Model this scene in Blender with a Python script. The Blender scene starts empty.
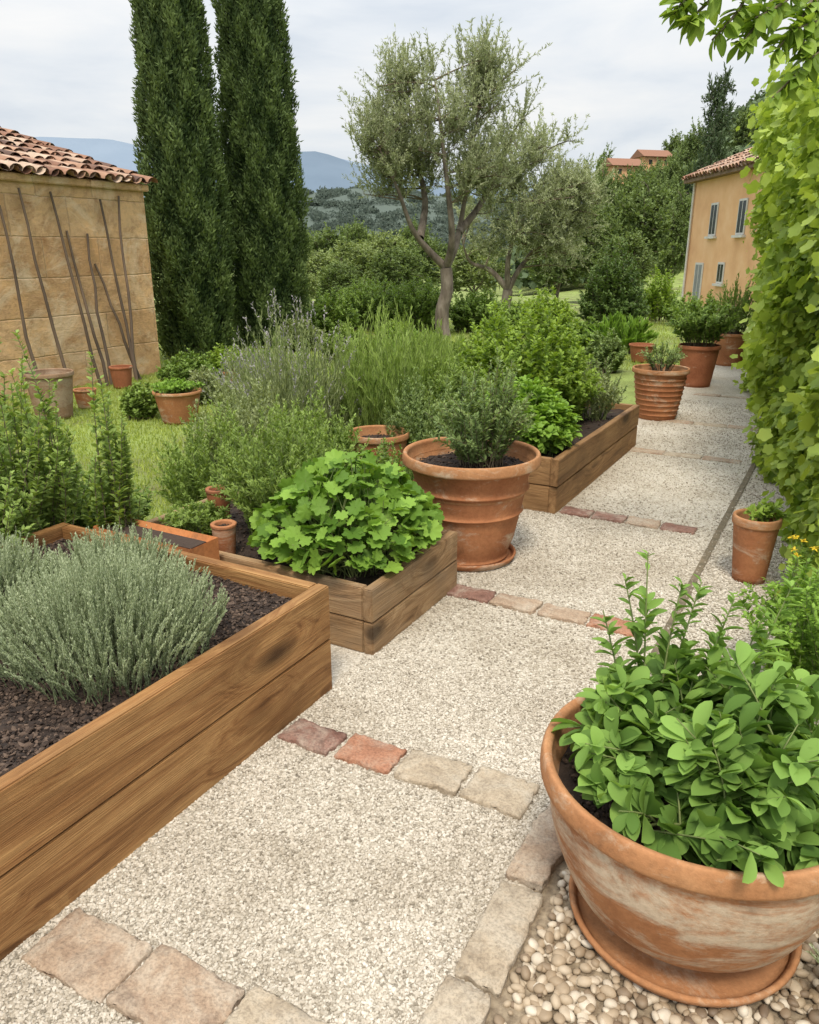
import bpy, bmesh, math, random
import numpy as np
from mathutils import Vector, Matrix
rng = np.random.default_rng(11)
random.seed(5)
scene = bpy.context.scene
C = scene.collection
R = math.radians

# ------------------------------------------------------------------ camera
F = 780.0; PITCH = math.atan(262/780.0); CH = 1.6
SP, CP = math.sin(PITCH), math.cos(PITCH)
cam = bpy.data.cameras.new('camera'); co = bpy.data.objects.new('camera', cam); C.objects.link(co)
co.location = (0, 0, CH); co.rotation_euler = (math.pi/2-PITCH, 0, 0)
cam.sensor_fit = 'VERTICAL'; cam.sensor_height = 24; cam.lens = 24*F/1024
cam.clip_start = .05; cam.clip_end = 9000
scene.camera = co
scene.view_settings.view_transform = 'Standard'; scene.view_settings.look = 'None'; scene.view_settings.exposure = 0

def G(px, py, z=0.0):
    u, v = (px-409.5)/F, (512-py)/F
    t = (CH-z)/(SP-v*CP)
    return np.array([u*t, (CP+v*SP)*t, z])
def A(px, py, Y):
    u, v = (px-409.5)/F, (512-py)/F
    t = Y/(CP+v*SP)
    return np.array([u*t, Y, CH+(v*CP-SP)*t])

# path frame: d runs along the path, r to its right
TH = R(29); dv = np.array([math.sin(TH), math.cos(TH)]); rv = np.array([math.cos(TH), -math.sin(TH)])
O = np.array([-.293, 2.617])
def PF(w, s):
    p = O+rv*w+dv*s
    return float(p[0]), float(p[1])
def sstep(a, b, x):
    t = np.clip((np.asarray(x, float)-a)/(b-a), 0, 1); return t*t*(3-2*t)
def terr(x, y):
    x = np.asarray(x, float); y = np.asarray(y, float)
    z = -.045*np.clip(y-18, 0, 120)
    q = x/np.maximum(y, 1)
    return z+34*sstep(60, 170, y)*sstep(.12, .5, q)

# ------------------------------------------------------------------ world + sun
w = bpy.data.worlds.new('World'); scene.world = w; w.use_nodes = True
nt = w.node_tree; nt.nodes.clear()
N = nt.nodes.new; Lk = nt.links.new
out = N('ShaderNodeOutputWorld'); mixs = N('ShaderNodeMixShader'); b1 = N('ShaderNodeBackground'); b2 = N('ShaderNodeBackground')
sky = N('ShaderNodeTexSky'); sky.sky_type = 'NISHITA'; sky.sun_disc = False
sunv = Vector((-.05, -.50, .86)).normalized()
sky.sun_elevation = math.asin(sunv.z); sky.sun_rotation = math.atan2(sunv.x, sunv.y)
b1.inputs[1].default_value = .1; Lk(sky.outputs[0], b1.inputs[0])
tc = N('ShaderNodeTexCoord'); mp = N('ShaderNodeMapping'); mp.inputs['Scale'].default_value = (1.1, 1.1, 5.0)
Lk(tc.outputs['Generated'], mp.inputs[0])
n1 = N('ShaderNodeTexNoise'); n1.inputs['Scale'].default_value = 2.3; n1.inputs['Detail'].default_value = 6; n1.inputs['Roughness'].default_value = .55; n1.inputs['Distortion'].default_value = .3
Lk(mp.outputs[0], n1.inputs[0])
cr = N('ShaderNodeValToRGB'); e = cr.color_ramp.elements
e[0].position = .32; e[0].color = (.58, .635, .705, 1); e[1].position = .66; e[1].color = (.87, .86, .84, 1)
x_ = e.new(.48); x_.color = (.73, .76, .79, 1)
Lk(n1.outputs[0], cr.inputs[0]); Lk(cr.outputs[0], b2.inputs[0])
# an overcast sky is brighter overhead than at the horizon
sx_ = N('ShaderNodeSeparateXYZ'); Lk(tc.outputs['Generated'], sx_.inputs[0])
m1 = N('ShaderNodeMath'); m1.operation = 'MULTIPLY'; Lk(sx_.outputs[2], m1.inputs[0]); Lk(sx_.outputs[2], m1.inputs[1])
m2 = N('ShaderNodeMath'); m2.operation = 'MULTIPLY_ADD'; Lk(m1.outputs[0], m2.inputs[0]); m2.inputs[1].default_value = 2.0; m2.inputs[2].default_value = 1.11
Lk(m2.outputs[0], b2.inputs[1])
mixs.inputs[0].default_value = .92
Lk(b1.outputs[0], mixs.inputs[1]); Lk(b2.outputs[0], mixs.inputs[2]); Lk(mixs.outputs[0], out.inputs[0])
sl = bpy.data.lights.new('sun', 'SUN'); sl.energy = 2.9; sl.angle = R(14); sl.color = (1, .90, .75)
so = bpy.data.objects.new('sun', sl); C.objects.link(so); so.rotation_euler = sunv.to_track_quat('Z', 'Y').to_euler(); so.location = (0, 0, 30)

# ------------------------------------------------------------------ materials
def newmat(name):
    m = bpy.data.materials.new(name); m.use_nodes = True
    return m, m.node_tree, m.node_tree.nodes['Principled BSDF']
def nd(nt, t, **kw):
    n = nt.nodes.new(t)
    for k, v in kw.items():
        if k in n.inputs: n.inputs[k].default_value = v
        else: setattr(n, k, v)
    return n
def ramp(nt, src, stops):
    r = nt.nodes.new('ShaderNodeValToRGB'); el = r.color_ramp.elements
    while len(el) < len(stops): el.new(.5)
    for i, (p, c) in enumerate(stops):
        el[i].position = p; el[i].color = (*c, 1) if len(c) == 3 else c
    if src: nt.links.new(src, r.inputs[0])
    return r.outputs[0]
def g3(v): return (v, v, v)
def mixc(nt, fac, a, b, mode='MIX'):
    m = nt.nodes.new('ShaderNodeMix'); m.data_type = 'RGBA'; m.blend_type = mode
    for s, v in ((m.inputs[0], fac), (m.inputs[6], a), (m.inputs[7], b)):
        if isinstance(v, bpy.types.NodeSocket): nt.links.new(v, s)
        elif isinstance(v, (int, float)): s.default_value = v
        else: s.default_value = (*v, 1)
    return m.outputs[2]
def coords(nt, kind='Object', scale=(1, 1, 1), rnd=False):
    tc = nt.nodes.new('ShaderNodeTexCoord'); src = tc.outputs[kind]
    if rnd:
        oi = nt.nodes.new('ShaderNodeObjectInfo'); ad = nt.nodes.new('ShaderNodeVectorMath'); ad.operation = 'MULTIPLY_ADD'
        cx = nt.nodes.new('ShaderNodeCombineXYZ')
        for i in range(3): nt.links.new(oi.outputs['Random'], cx.inputs[i])
        nt.links.new(cx.outputs[0], ad.inputs[0]); ad.inputs[1].default_value = (37, 91, 53); nt.links.new(src, ad.inputs[2]); src = ad.outputs[0]
    mp = nt.nodes.new('ShaderNodeMapping'); mp.inputs['Scale'].default_value = scale
    nt.links.new(src, mp.inputs[0]); return mp.outputs[0]
def noise(nt, vec, scale, detail=5, rough=.55, dist=0):
    n = nd(nt, 'ShaderNodeTexNoise', Scale=scale, Detail=detail, Roughness=rough, Distortion=dist)
    nt.links.new(vec, n.inputs['Vector']); return n.outputs[0]
def bump(nt, bs, h, strength=.4, dist=.01):
    b = nd(nt, 'ShaderNodeBump', Strength=strength, Distance=dist); nt.links.new(h, b.inputs['Height'])
    nt.links.new(b.outputs[0], bs.inputs['Normal'])

def leaf_mat(name, dark, light, trans=.3, rough=.55, tcol=None, spec=.25):
    m, nt, bs = newmat(name)
    at = nd(nt, 'ShaderNodeAttribute', attribute_name='shade')
    mid = tuple((a+b)/2 for a, b in zip(dark, light))
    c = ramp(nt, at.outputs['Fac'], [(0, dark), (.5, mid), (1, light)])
    nt.links.new(c, bs.inputs['Base Color']); bs.inputs['Roughness'].default_value = rough
    bs.inputs['Specular IOR Level'].default_value = spec
    tr = nd(nt, 'ShaderNodeBsdfTranslucent'); c2 = mixc(nt, 1.0, c, tcol or (1.25, 1.2, .6), 'MULTIPLY'); nt.links.new(c2, tr.inputs[0])
    mx = nt.nodes.new('ShaderNodeMixShader'); mx.inputs[0].default_value = trans
    nt.links.new(bs.outputs[0], mx.inputs[1]); nt.links.new(tr.outputs[0], mx.inputs[2])
    nt.links.new(mx.outputs[0], nt.nodes['Material Output'].inputs[0]); return m
def shade_mat(name, stops, rough=.85, nscale=40, bs_=.3, bd=.004, lo=.45, big=None):
    m, nt, bs = newmat(name)
    at = nd(nt, 'ShaderNodeAttribute', attribute_name='shade')
    c = ramp(nt, at.outputs['Fac'], stops); v = coords(nt)
    n = noise(nt, v, nscale, 4); c = mixc(nt, .5, c, ramp(nt, n, [(.3, g3(lo)), (.7, g3(1.0))]), 'MULTIPLY')
    if big:
        bg = noise(nt, v, big, 7, .65); c = mixc(nt, .8, c, ramp(nt, bg, [(.36, (.74, .70, .64)), (.58, (1.03, 1.02, 1.0))]), 'MULTIPLY')
    nt.links.new(c, bs.inputs['Base Color']); bs.inputs['Roughness'].default_value = rough
    bump(nt, bs, n, bs_, bd); return m
def noise_mat(name, stops, scale, rough=.9, bst=.4, bd=.01, stretch=(1, 1, 1), detail=6, rnd=False, dist=0):
    m, nt, bs = newmat(name); v = coords(nt, 'Object', stretch, rnd); n = noise(nt, v, scale, detail, .6, dist)
    nt.links.new(ramp(nt, n, stops), bs.inputs['Base Color']); bs.inputs['Roughness'].default_value = rough
    bump(nt, bs, n, bst, bd); return m

def wood_mat(name, cols, grey=0.0):
    m, nt, bs = newmat(name)
    vk = coords(nt, 'Object', (1.5, 4.2, 4.2), True); k = nd(nt, 'ShaderNodeTexVoronoi', Scale=1.0); nt.links.new(vk, k.inputs[0])
    v = coords(nt, 'Object', (.7, 9, 9), True)
    sw = ramp(nt, k.outputs['Distance'], [(.0, g3(1)), (.45, g3(0))])
    vm = nd(nt, 'ShaderNodeVectorMath', operation='MULTIPLY_ADD'); nt.links.new(sw, vm.inputs[0]); vm.inputs[1].default_value = (.2, 1.1, 1.1); nt.links.new(v, vm.inputs[2])
    g = noise(nt, vm.outputs[0], 2.4, 8, .66, .8)
    c = ramp(nt, g, [(.30, cols[0]), (.44, cols[1]), (.64, cols[2])])
    vf = coords(nt, 'Object', (2.5, 130, 130), True); f = noise(nt, vf, 2, 3)
    c = mixc(nt, .5, c, ramp(nt, f, [(.35, g3(.55)), (.6, g3(1.03))]), 'MULTIPLY')
    c = mixc(nt, ramp(nt, k.outputs['Distance'], [(.10, g3(.92)), (.23, g3(0))]), c, tuple(x*.28 for x in cols[0]))
    v2 = coords(nt, 'Object', (1, 1.6, 1.6), True); p = noise(nt, v2, 2.6, 7, .68)
    c = mixc(nt, ramp(nt, p, [(.42, g3(0)), (.68, g3(.55+grey))]), c, (.24, .185, .125) if grey else tuple(x*.45 for x in cols[1]))
    oi = nt.nodes.new('ShaderNodeObjectInfo')
    c = mixc(nt, .6, c, ramp(nt, oi.outputs['Random'], [(0, g3(.78)), (1, g3(1.12))]), 'MULTIPLY')
    nt.links.new(c, bs.inputs['Base Color']); bs.inputs['Roughness'].default_value = .62
    bs.inputs['Specular IOR Level'].default_value = .2
    ad = nd(nt, 'ShaderNodeMath', operation='ADD'); nt.links.new(g, ad.inputs[0]); nt.links.new(f, ad.inputs[1])
    bump(nt, bs, ad.outputs[0], .7, .006); return m

def terracotta(name, white=.5, base=((.30, .105, .04), (.47, .20, .085)), wcol=(.56, .45, .33)):
    m, nt, bs = newmat(name)
    v = coords(nt, 'Object', (1, 1, 1), True); a = noise(nt, v, 5, 6, .6)
    c = ramp(nt, a, [(.3, base[0]), (.68, base[1])])
    vs = coords(nt, 'Object', (1.5, 1.5, 3.4), True); b = noise(nt, vs, 2.6, 10, .76, .5)
    lo = .62-white*.2
    mask = ramp(nt, b, [(lo, g3(0)), (lo+.14, g3(.85))])
    c = mixc(nt, mask, c, wcol)
    d = noise(nt, v, 2.6, 8, .74, 1.0)
    c = mixc(nt, ramp(nt, d, [(.53, g3(0)), (.73, g3(.6))]), c, (.14, .085, .05))
    s = noise(nt, v, 60, 4, .7)
    c = mixc(nt, .5, c, ramp(nt, s, [(.3, g3(.6)), (.62, g3(1.05))]), 'MULTIPLY')
    nt.links.new(c, bs.inputs['Base Color']); bs.inputs['Roughness'].default_value = .88
    bs.inputs['Specular IOR Level'].default_value = .2
    ad = nd(nt, 'ShaderNodeMath', operation='ADD'); nt.links.new(s, ad.inputs[0]); nt.links.new(b, ad.inputs[1])
    bump(nt, bs, ad.outputs[0], .45, .005); return m
def paver_mat(name, stops):
    m, nt, bs = newmat(name); v = coords(nt, 'Object', (1, 1, 1), True)
    n = noise(nt, v, 9, 9, .7, .5); c = ramp(nt, n, stops)
    p = noise(nt, v, 4, 8, .7, 1.2); c = mixc(nt, ramp(nt, p, [(.48, g3(0)), (.66, g3(.65))]), c, (.52, .46, .37))
    s = noise(nt, v, 120, 4, .7); c = mixc(nt, .65, c, ramp(nt, s, [(.32, g3(.42)), (.58, g3(1.05))]), 'MULTIPLY')
    d = noise(nt, v, 14, 7, .74); c = mixc(nt, ramp(nt, d, [(.55, g3(0)), (.70, g3(.65))]), c, tuple(x*.5 for x in stops[0][1]))
    nt.links.new(c, bs.inputs['Base Color']); bs.inputs['Roughness'].default_value = .92
    ad = nd(nt, 'ShaderNodeMath', operation='MULTIPLY_ADD'); nt.links.new(s, ad.inputs[0]); ad.inputs[1].default_value = .35; nt.links.new(n, ad.inputs[2])
    bump(nt, bs, ad.outputs[0], 1.0, .012); return m

M = {}
M['tc_front'] = terracotta('terracotta_weathered', .84, ((.29, .12, .052), (.46, .22, .10)), (.58, .49, .37))
M['tc_rim'] = terracotta('terracotta_rim', .45, ((.36, .155, .065), (.48, .25, .12)))
M['tc'] = terracotta('terracotta', .42, ((.30, .115, .05), (.45, .20, .092)))
M['tc_red'] = terracotta('terracotta_red', .2, ((.26, .09, .042), (.39, .15, .075)))
M['tc_orange'] = terracotta('terracotta_orange', .0, ((.42, .15, .05), (.55, .23, .09)))
M['tc_grey'] = terracotta('terracotta_grey', .8, ((.22, .135, .08), (.33, .21, .13)), (.38, .29, .205))
M['wood_front'] = wood_mat('bed_wood_honey', ((.11, .046, .016), (.285, .138, .05), (.44, .248, .098)))
M['wood_grey'] = wood_mat('bed_wood_weathered', ((.15, .083, .04), (.30, .178, .086), (.44, .29, .155)), .05)
M['wood_brown'] = wood_mat('bed_wood_brown', ((.13, .065, .028), (.285, .155, .067), (.43, .255, .118)))
M['cane'] = noise_mat('cane_wood', [(.3, (.055, .038, .025)), (.7, (.16, .11, .075))], 6, .8, .3, .003, (1, 1, .2))
M['soil'] = shade_mat('garden_soil', [(0, (.018, .011, .008)), (.6, (.06, .037, .025)), (1, (.15, .10, .07))], .95, 60, .6, .008)
M['bark'] = noise_mat('olive_bark', [(.3, (.07, .057, .045)), (.5, (.16, .13, .10)), (.7, (.27, .23, .19))], 9, .95, 1.0, .03, (1, 1, .35))
M['stem'] = noise_mat('green_stem', [(.3, (.12, .16, .05)), (.7, (.22, .26, .09))], 20, .7)
M['woodstem'] = noise_mat('woody_stem', [(.3, (.09, .075, .045)), (.7, (.2, .155, .10))], 20, .85)
M['paver_dark'] = paver_mat('paver_red_brown', [(.28, (.13, .062, .045)), (.5, (.26, .135, .10)), (.72, (.36, .235, .18))])
M['paver_red'] = paver_mat('paver_orange_red', [(.28, (.24, .10, .055)), (.5, (.41, .195, .115)), (.72, (.47, .31, .215))])
M['paver_beige'] = paver_mat('paver_beige', [(.28, (.29, .225, .155)), (.5, (.46, .375, .27)), (.72, (.56, .49, .385))])
M['paver_pink'] = paver_mat('paver_pink_beige', [(.28, (.27, .175, .115)), (.5, (.43, .315, .22)), (.72, (.53, .445, .345))])

M['l_grey'] = leaf_mat('leaf_grey_green', (.25, .305, .165), (.57, .635, .42), .32, .7, (1.05, 1.05, .8))
M['l_sage'] = leaf_mat('leaf_sage', (.075, .15, .028), (.26, .42, .095), .3, .65, spec=.12)
M['l_bright'] = leaf_mat('leaf_bright', (.11, .215, .025), (.30, .48, .08), .36, .55)
M['l_lime'] = leaf_mat('leaf_lime', (.085, .175, .02), (.26, .43, .065), .32, .6)
M['l_lemon'] = leaf_mat('leaf_lemon', (.14, .235, .025), (.36, .50, .09), .36, .55)
M['l_mid'] = leaf_mat('leaf_mid', (.10, .175, .035), (.30, .43, .105), .34, .55)
M['l_dark'] = leaf_mat('leaf_dark', (.05, .095, .024), (.17, .26, .07), .25, .5)
M['l_rosemary'] = leaf_mat('leaf_rosemary', (.125, .20, .04), (.34, .46, .12), .32, .6)
M['l_laven'] = leaf_mat('leaf_lavender', (.18, .225, .095), (.42, .48, .24), .3, .65)
M['l_pot'] = leaf_mat('leaf_grey_sage', (.11, .18, .055), (.32, .42, .155), .3, .6)
M['l_vine'] = leaf_mat('leaf_vine', (.12, .215, .025), (.43, .55, .105), .42, .5)
M['l_olive'] = leaf_mat('leaf_olive', (.23, .265, .14), (.52, .56, .345), .36, .55, (1.1, 1.12, .82))
M['l_cyp'] = leaf_mat('leaf_cypress', (.035, .065, .020), (.145, .205, .062), .2, .7)
M['l_tree'] = leaf_mat('leaf_broad_tree', (.095, .14, .045), (.24, .32, .11), .3, .6)
M['l_tree2'] = leaf_mat('leaf_pale_tree', (.15, .205, .07), (.35, .42, .165), .32, .6)
M['l_pine'] = leaf_mat('leaf_pine', (.035, .06, .027), (.11, .155, .07), .1, .7)
M['l_wood'] = leaf_mat('leaf_wooded_hill', (.07, .105, .055), (.15, .205, .10), .1, .8)
M['l_far'] = leaf_mat('leaf_far_hill', (.10, .13, .105), (.115, .148, .118), .4, .9, (1, 1, 1))  # haze of distance mixed into the leaf colour of the far wood
M['grass'] = leaf_mat('grass_blade', (.19, .26, .04), (.46, .54, .13), .35, .6)
M['flower_p'] = leaf_mat('lavender_flower', (.28, .26, .28), (.46, .42, .44), .2, .7, (1, 1, 1))
M['flower_y'] = leaf_mat('yellow_flower', (.55, .38, .02), (.8, .62, .06), .2, .5, (1, 1, .6))
M['gravel'] = shade_mat('gravel_stone', [(0, (.23, .20, .155)), (.2, (.43, .385, .315)), (.6, (.555, .505, .425)), (1, (.71, .665, .59))], .9, 120, .3, .002, .7, 1.3)
M['pebble'] = shade_mat('pebble_stone', [(0, (.16, .11, .07)), (.25, (.34, .255, .165)), (.6, (.48, .385, .27)), (1, (.64, .57, .46))], .6, 50, .2, .002, .65)

def gravel_sheet():
    m, nt, bs = newmat('gravel_bed'); v = coords(nt)
    vo = nd(nt, 'ShaderNodeTexVoronoi', Scale=120.0); nt.links.new(v, vo.inputs[0])
    sp = nd(nt, 'ShaderNodeSeparateColor'); nt.links.new(vo.outputs['Color'], sp.inputs[0])
    c = ramp(nt, sp.outputs[0], [(0, (.38, .335, .265)), (.3, (.51, .46, .38)), (.7, (.595, .545, .455)), (1, (.70, .655, .57))])
    c = mixc(nt, 1, c, ramp(nt, vo.outputs['Distance'], [(.2, g3(1)), (.8, g3(.76))]), 'MULTIPLY')
    p = noise(nt, v, 1.3, 7, .65); c = mixc(nt, .8, c, ramp(nt, p, [(.36, (.76, .72, .66)), (.58, g3(1.03))]), 'MULTIPLY')
    nt.links.new(c, bs.inputs['Base Color']); bs.inputs['Roughness'].default_value = .95
    iv = nd(nt, 'ShaderNodeMath', operation='SUBTRACT'); iv.inputs[0].default_value = 1; nt.links.new(vo.outputs['Distance'], iv.inputs[1])
    bump(nt, bs, iv.outputs[0], .3, .005); return m
M['gravel_sheet'] = gravel_sheet()
M['pebble_sheet'] = noise_mat('pebble_earth', [(.3, (.14, .105, .07)), (.7, (.36, .29, .2))], 60, .95, .6, .01)
def ground_mat():
    m, nt, bs = newmat('lawn_ground'); v = coords(nt)
    a = noise(nt, v, .9, 6); b = noise(nt, v, 30, 4)
    c = ramp(nt, a, [(.36, (.17, .165, .06)), (.46, (.20, .25, .06)), (.6, (.28, .36, .09)), (.75, (.36, .43, .13))])
    c = mixc(nt, .6, c, ramp(nt, b, [(.3, g3(.5)), (.7, g3(1.1))]), 'MULTIPLY')
    nt.links.new(c, bs.inputs['Base Color']); bs.inputs['Roughness'].default_value = .95
    bump(nt, bs, b, .8, .04); return m
M['ground'] = ground_mat()
def stone_wall():
    m, nt, bs = newmat('ochre_stone_wall'); tc = nt.nodes.new('ShaderNodeTexCoord')
    s = nd(nt, 'ShaderNodeSeparateXYZ'); nt.links.new(tc.outputs['Object'], s.inputs[0]); cx = nd(nt, 'ShaderNodeCombineXYZ')
    ad = nd(nt, 'ShaderNodeMath', operation='ADD'); nt.links.new(s.outputs[0], ad.inputs[0]); nt.links.new(s.outputs[1], ad.inputs[1])
    nt.links.new(ad.outputs[0], cx.inputs[0]); nt.links.new(s.outputs[2], cx.inputs[1])
    nz = nd(nt, 'ShaderNodeTexNoise', Scale=3.0, Detail=6.0); nt.links.new(cx.outputs[0], nz.inputs[0])
    vm = nd(nt, 'ShaderNodeVectorMath', operation='MULTIPLY_ADD'); nt.links.new(nz.outputs['Color'], vm.inputs[0]); vm.inputs[1].default_value = (.05, .045, 0); nt.links.new(cx.outputs[0], vm.inputs[2])
    br = nd(nt, 'ShaderNodeTexBrick', Scale=1.0); br.inputs['Brick Width'].default_value = .78; br.inputs['Row Height'].default_value = .44; br.inputs['Mortar Size'].default_value = .012; br.inputs['Mortar Smooth'].default_value = 1.0; br.inputs['Bias'].default_value = 0
    br.inputs['Color1'].default_value = (.50, .30, .14, 1); br.inputs['Color2'].default_value = (.65, .43, .225, 1); br.inputs['Mortar'].default_value = (.50, .33, .18, 1)
    nt.links.new(vm.outputs[0], br.inputs['Vector'])
    n = noise(nt, cx.outputs[0], 2.0, 9, .76, .6)
    c = mixc(nt, .95, br.outputs[0], ramp(nt, n, [(.34, (.50, .39, .28)), (.48, g3(.93)), (.68, (1.22, 1.16, 1.05))]), 'MULTIPLY')
    st = noise(nt, cx.outputs[0], 7, 9, .76)
    c = mixc(nt, ramp(nt, st, [(.50, g3(0)), (.66, g3(.65))]), c, (.32, .19, .095))
    lm_ = noise(nt, cx.outputs[0], 1.3, 9, .76, .8); c = mixc(nt, ramp(nt, lm_, [(.50, g3(0)), (.62, g3(.65))]), c, (.72, .57, .38))
    nt.links.new(c, bs.inputs['Base Color']); bs.inputs['Roughness'].default_value = .95
    inv = nd(nt, 'ShaderNodeMath', operation='MULTIPLY_ADD'); nt.links.new(br.outputs['Fac'], inv.inputs[0]); inv.inputs[1].default_value = -.3; nt.links.new(st, inv.inputs[2])
    bump(nt, bs, inv.outputs[0], .9, .035); return m
M['stone_wall'] = stone_wall()
M['plaster'] = noise_mat('orange_plaster', [(.3, (.60, .325, .165)), (.5, (.70, .41, .215)), (.72, (.76, .49, .29))], .8, .9, .15, .02, detail=8)
M['roof'] = shade_mat('clay_roof_tile', [(0, (.10, .055, .04)), (.3, (.30, .145, .085)), (.65, (.42, .25, .16)), (1, (.56, .43, .32))], .85, 14, .4, .01, .35)
M['white'] = noise_mat('window_white', [(.3, (.5, .48, .45)), (.7, (.62, .61, .58))], 5, .6, .05)
M['shutter'] = noise_mat('shutter_grey', [(.3, (.17, .18, .19)), (.7, (.25, .26, .27))], 5, .6, .05)
M['eave'] = noise_mat('eave_wood', [(.3, (.12, .075, .045)), (.7, (.22, .14, .09))], 5, .8, .1)
m, nt_, bs = newmat('window_glass'); bs.inputs['Base Color'].default_value = (.04, .04, .04, 1); bs.inputs['Roughness'].default_value = .25; M['glass'] = m
M['hill_far'] = noise_mat('hill_hazy', [(.3, (.07, .095, .078)), (.7, (.08, .106, .086))], .03, .95, .0, .5)  # distance haze put into the base colour, no volume in the air
M['mountain'] = noise_mat('mountain_blue_haze', [(.3, (.105, .15, .205)), (.7, (.135, .185, .245))], .004, 1, .0, .5)  # blue is aerial haze painted into the mountain's colour
M['mountain2'] = noise_mat('mountain_pale_haze', [(.3, (.17, .225, .295)), (.7, (.20, .255, .325))], .004, 1, .0, .5)  # farther range: paler blue, more air haze painted into the colour

# ------------------------------------------------------------------ mesh helpers
def mk(name, V, Fc, mat, parent=None, shade=None, smooth=True, loc=None):
    V = np.ascontiguousarray(V, dtype=np.float32); Fc = np.ascontiguousarray(Fc, dtype=np.int32)
    me = bpy.data.meshes.new(name); k = Fc.shape[1]; m = len(Fc)
    me.vertices.add(len(V)); me.vertices.foreach_set('co', V.ravel())
    me.loops.add(m*k); me.loops.foreach_set('vertex_index', Fc.ravel())
    me.polygons.add(m); me.polygons.foreach_set('loop_start', np.arange(m, dtype=np.int32)*k)
    me.polygons.foreach_set('use_smooth', np.full(m, bool(smooth)))
    if shade is not None:
        a = me.attributes.new('shade', 'FLOAT', 'POINT'); a.data.foreach_set('value', np.ascontiguousarray(np.clip(shade, 0, 1), dtype=np.float32))
    me.update(calc_edges=True)
    me.materials.append(mat)
    o = bpy.data.objects.new(name, me); C.objects.link(o)
    if parent: o.parent = parent
    if loc is not None: o.location = loc
    return o
def bmo(name, bm, mat, parent=None, smooth=False):
    bmesh.ops.recalc_face_normals(bm, faces=bm.faces)
    me = bpy.data.meshes.new(name); bm.to_mesh(me); bm.free(); me.materials.append(mat)
    if smooth:
        for p in me.polygons: p.use_smooth = True
    o = bpy.data.objects.new(name, me); C.objects.link(o)
    if parent: o.parent = parent
    return o
def cat(parts):
    V, Fc, S = [], [], []; off = 0
    for v, f, s in parts:
        V.append(v); Fc.append(np.asarray(f)+off); S.append(np.broadcast_to(s, (len(v),))); off += len(v)
    return np.concatenate(V), np.concatenate(Fc), np.concatenate(S)
def empty(name, loc, label, category, rz=0, group=None):
    o = bpy.data.objects.new(name, None); C.objects.link(o); o.location = [float(x) for x in loc]; o.rotation_euler = (0, 0, rz); o.empty_display_size = .1
    return tag(o, label, category, group)
def tag(o, label, category, group=None):
    o['label'] = label; o['category'] = category
    if group: o['group'] = group
    return o
def struct(o): o['kind'] = 'structure'; return o
def nrm(a): return a/np.maximum(np.linalg.norm(a, axis=-1, keepdims=True), 1e-9)

# leaf templates (x width, y length, z normal)
T_oval = (np.array([[0, 0, 0], [-.40, .28, .05], [0, .3, -.01], [.40, .28, .05], [-.42, .62, .02], [0, .64, -.05], [.42, .62, .02], [0, 1, -.16]]),
          np.array([[0, 2, 1], [0, 3, 2], [1, 2, 5], [1, 5, 4], [2, 3, 6], [2, 6, 5], [4, 5, 7], [5, 6, 7]]))
def broad(ws):
    ys_ = np.array([0, .12, .3, .5, .68, .84, .95]); ws = np.array(ws); V = []; Fc = []
    for y, w_ in zip(ys_, ws):
        z = -.25*y*y; V += [[-w_, y, z+.2*w_], [0, y, z-.02], [w_, y, z+.2*w_]]
    V.append([0, 1, -.27]); n = len(ys_)
    for i in range(n-1):
        a = 3*i; b = a+3
        for k in (0, 1): Fc += [[a+k, a+k+1, b+k+1], [a+k, b+k+1, b+k]]
    a = 3*(n-1); Fc += [[a, a+1, 3*n], [a+1, a+2, 3*n]]
    return np.array(V), np.array(Fc)
T_broad = broad([.05, .2, .4, .5, .46, .3, .14])
T_sage = broad([.04, .14, .34, .48, .52, .43, .26])
T_dia = (np.array([[0, 0, 0], [-.5, .45, .06], [.5, .45, .06], [0, 1, -.05]]), np.array([[0, 2, 1], [1, 2, 3]]))
T_blade = (np.array([[-.5, 0, 0], [.5, 0, 0], [0, 1, -.1]]), np.array([[0, 1, 2]]))
def disc_template(f, n, cup=.08, ruf=0.0):
    th = np.linspace(-math.pi/2+.25, 1.5*math.pi-.25, n); r = f(th)
    pts = np.stack([r*np.cos(th), r*np.sin(th)+.42, cup*r*r*2-.06*np.cos(th*3)*r+ruf*np.sin(th*7)], 1)
    V = np.concatenate([[[0, .38, -.03]], [[0, .12, 0]], pts]); n = len(pts)
    f_ = [[0, i+2, i+3] for i in range(n-1)]+[[0, 1, 2], [0, n+1, 1]]
    return V, np.array(f_)
T_lobed = disc_template(lambda t: .33+.17*np.abs(np.cos(2.5*(t-math.pi/2)))**.8+.06*np.sin(t), 16, .06)
T_round = disc_template(lambda t: .39+.14*np.abs(np.cos(3.5*(t-math.pi/2)))+.03*np.cos(21*t), 42, .2, .035)

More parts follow.
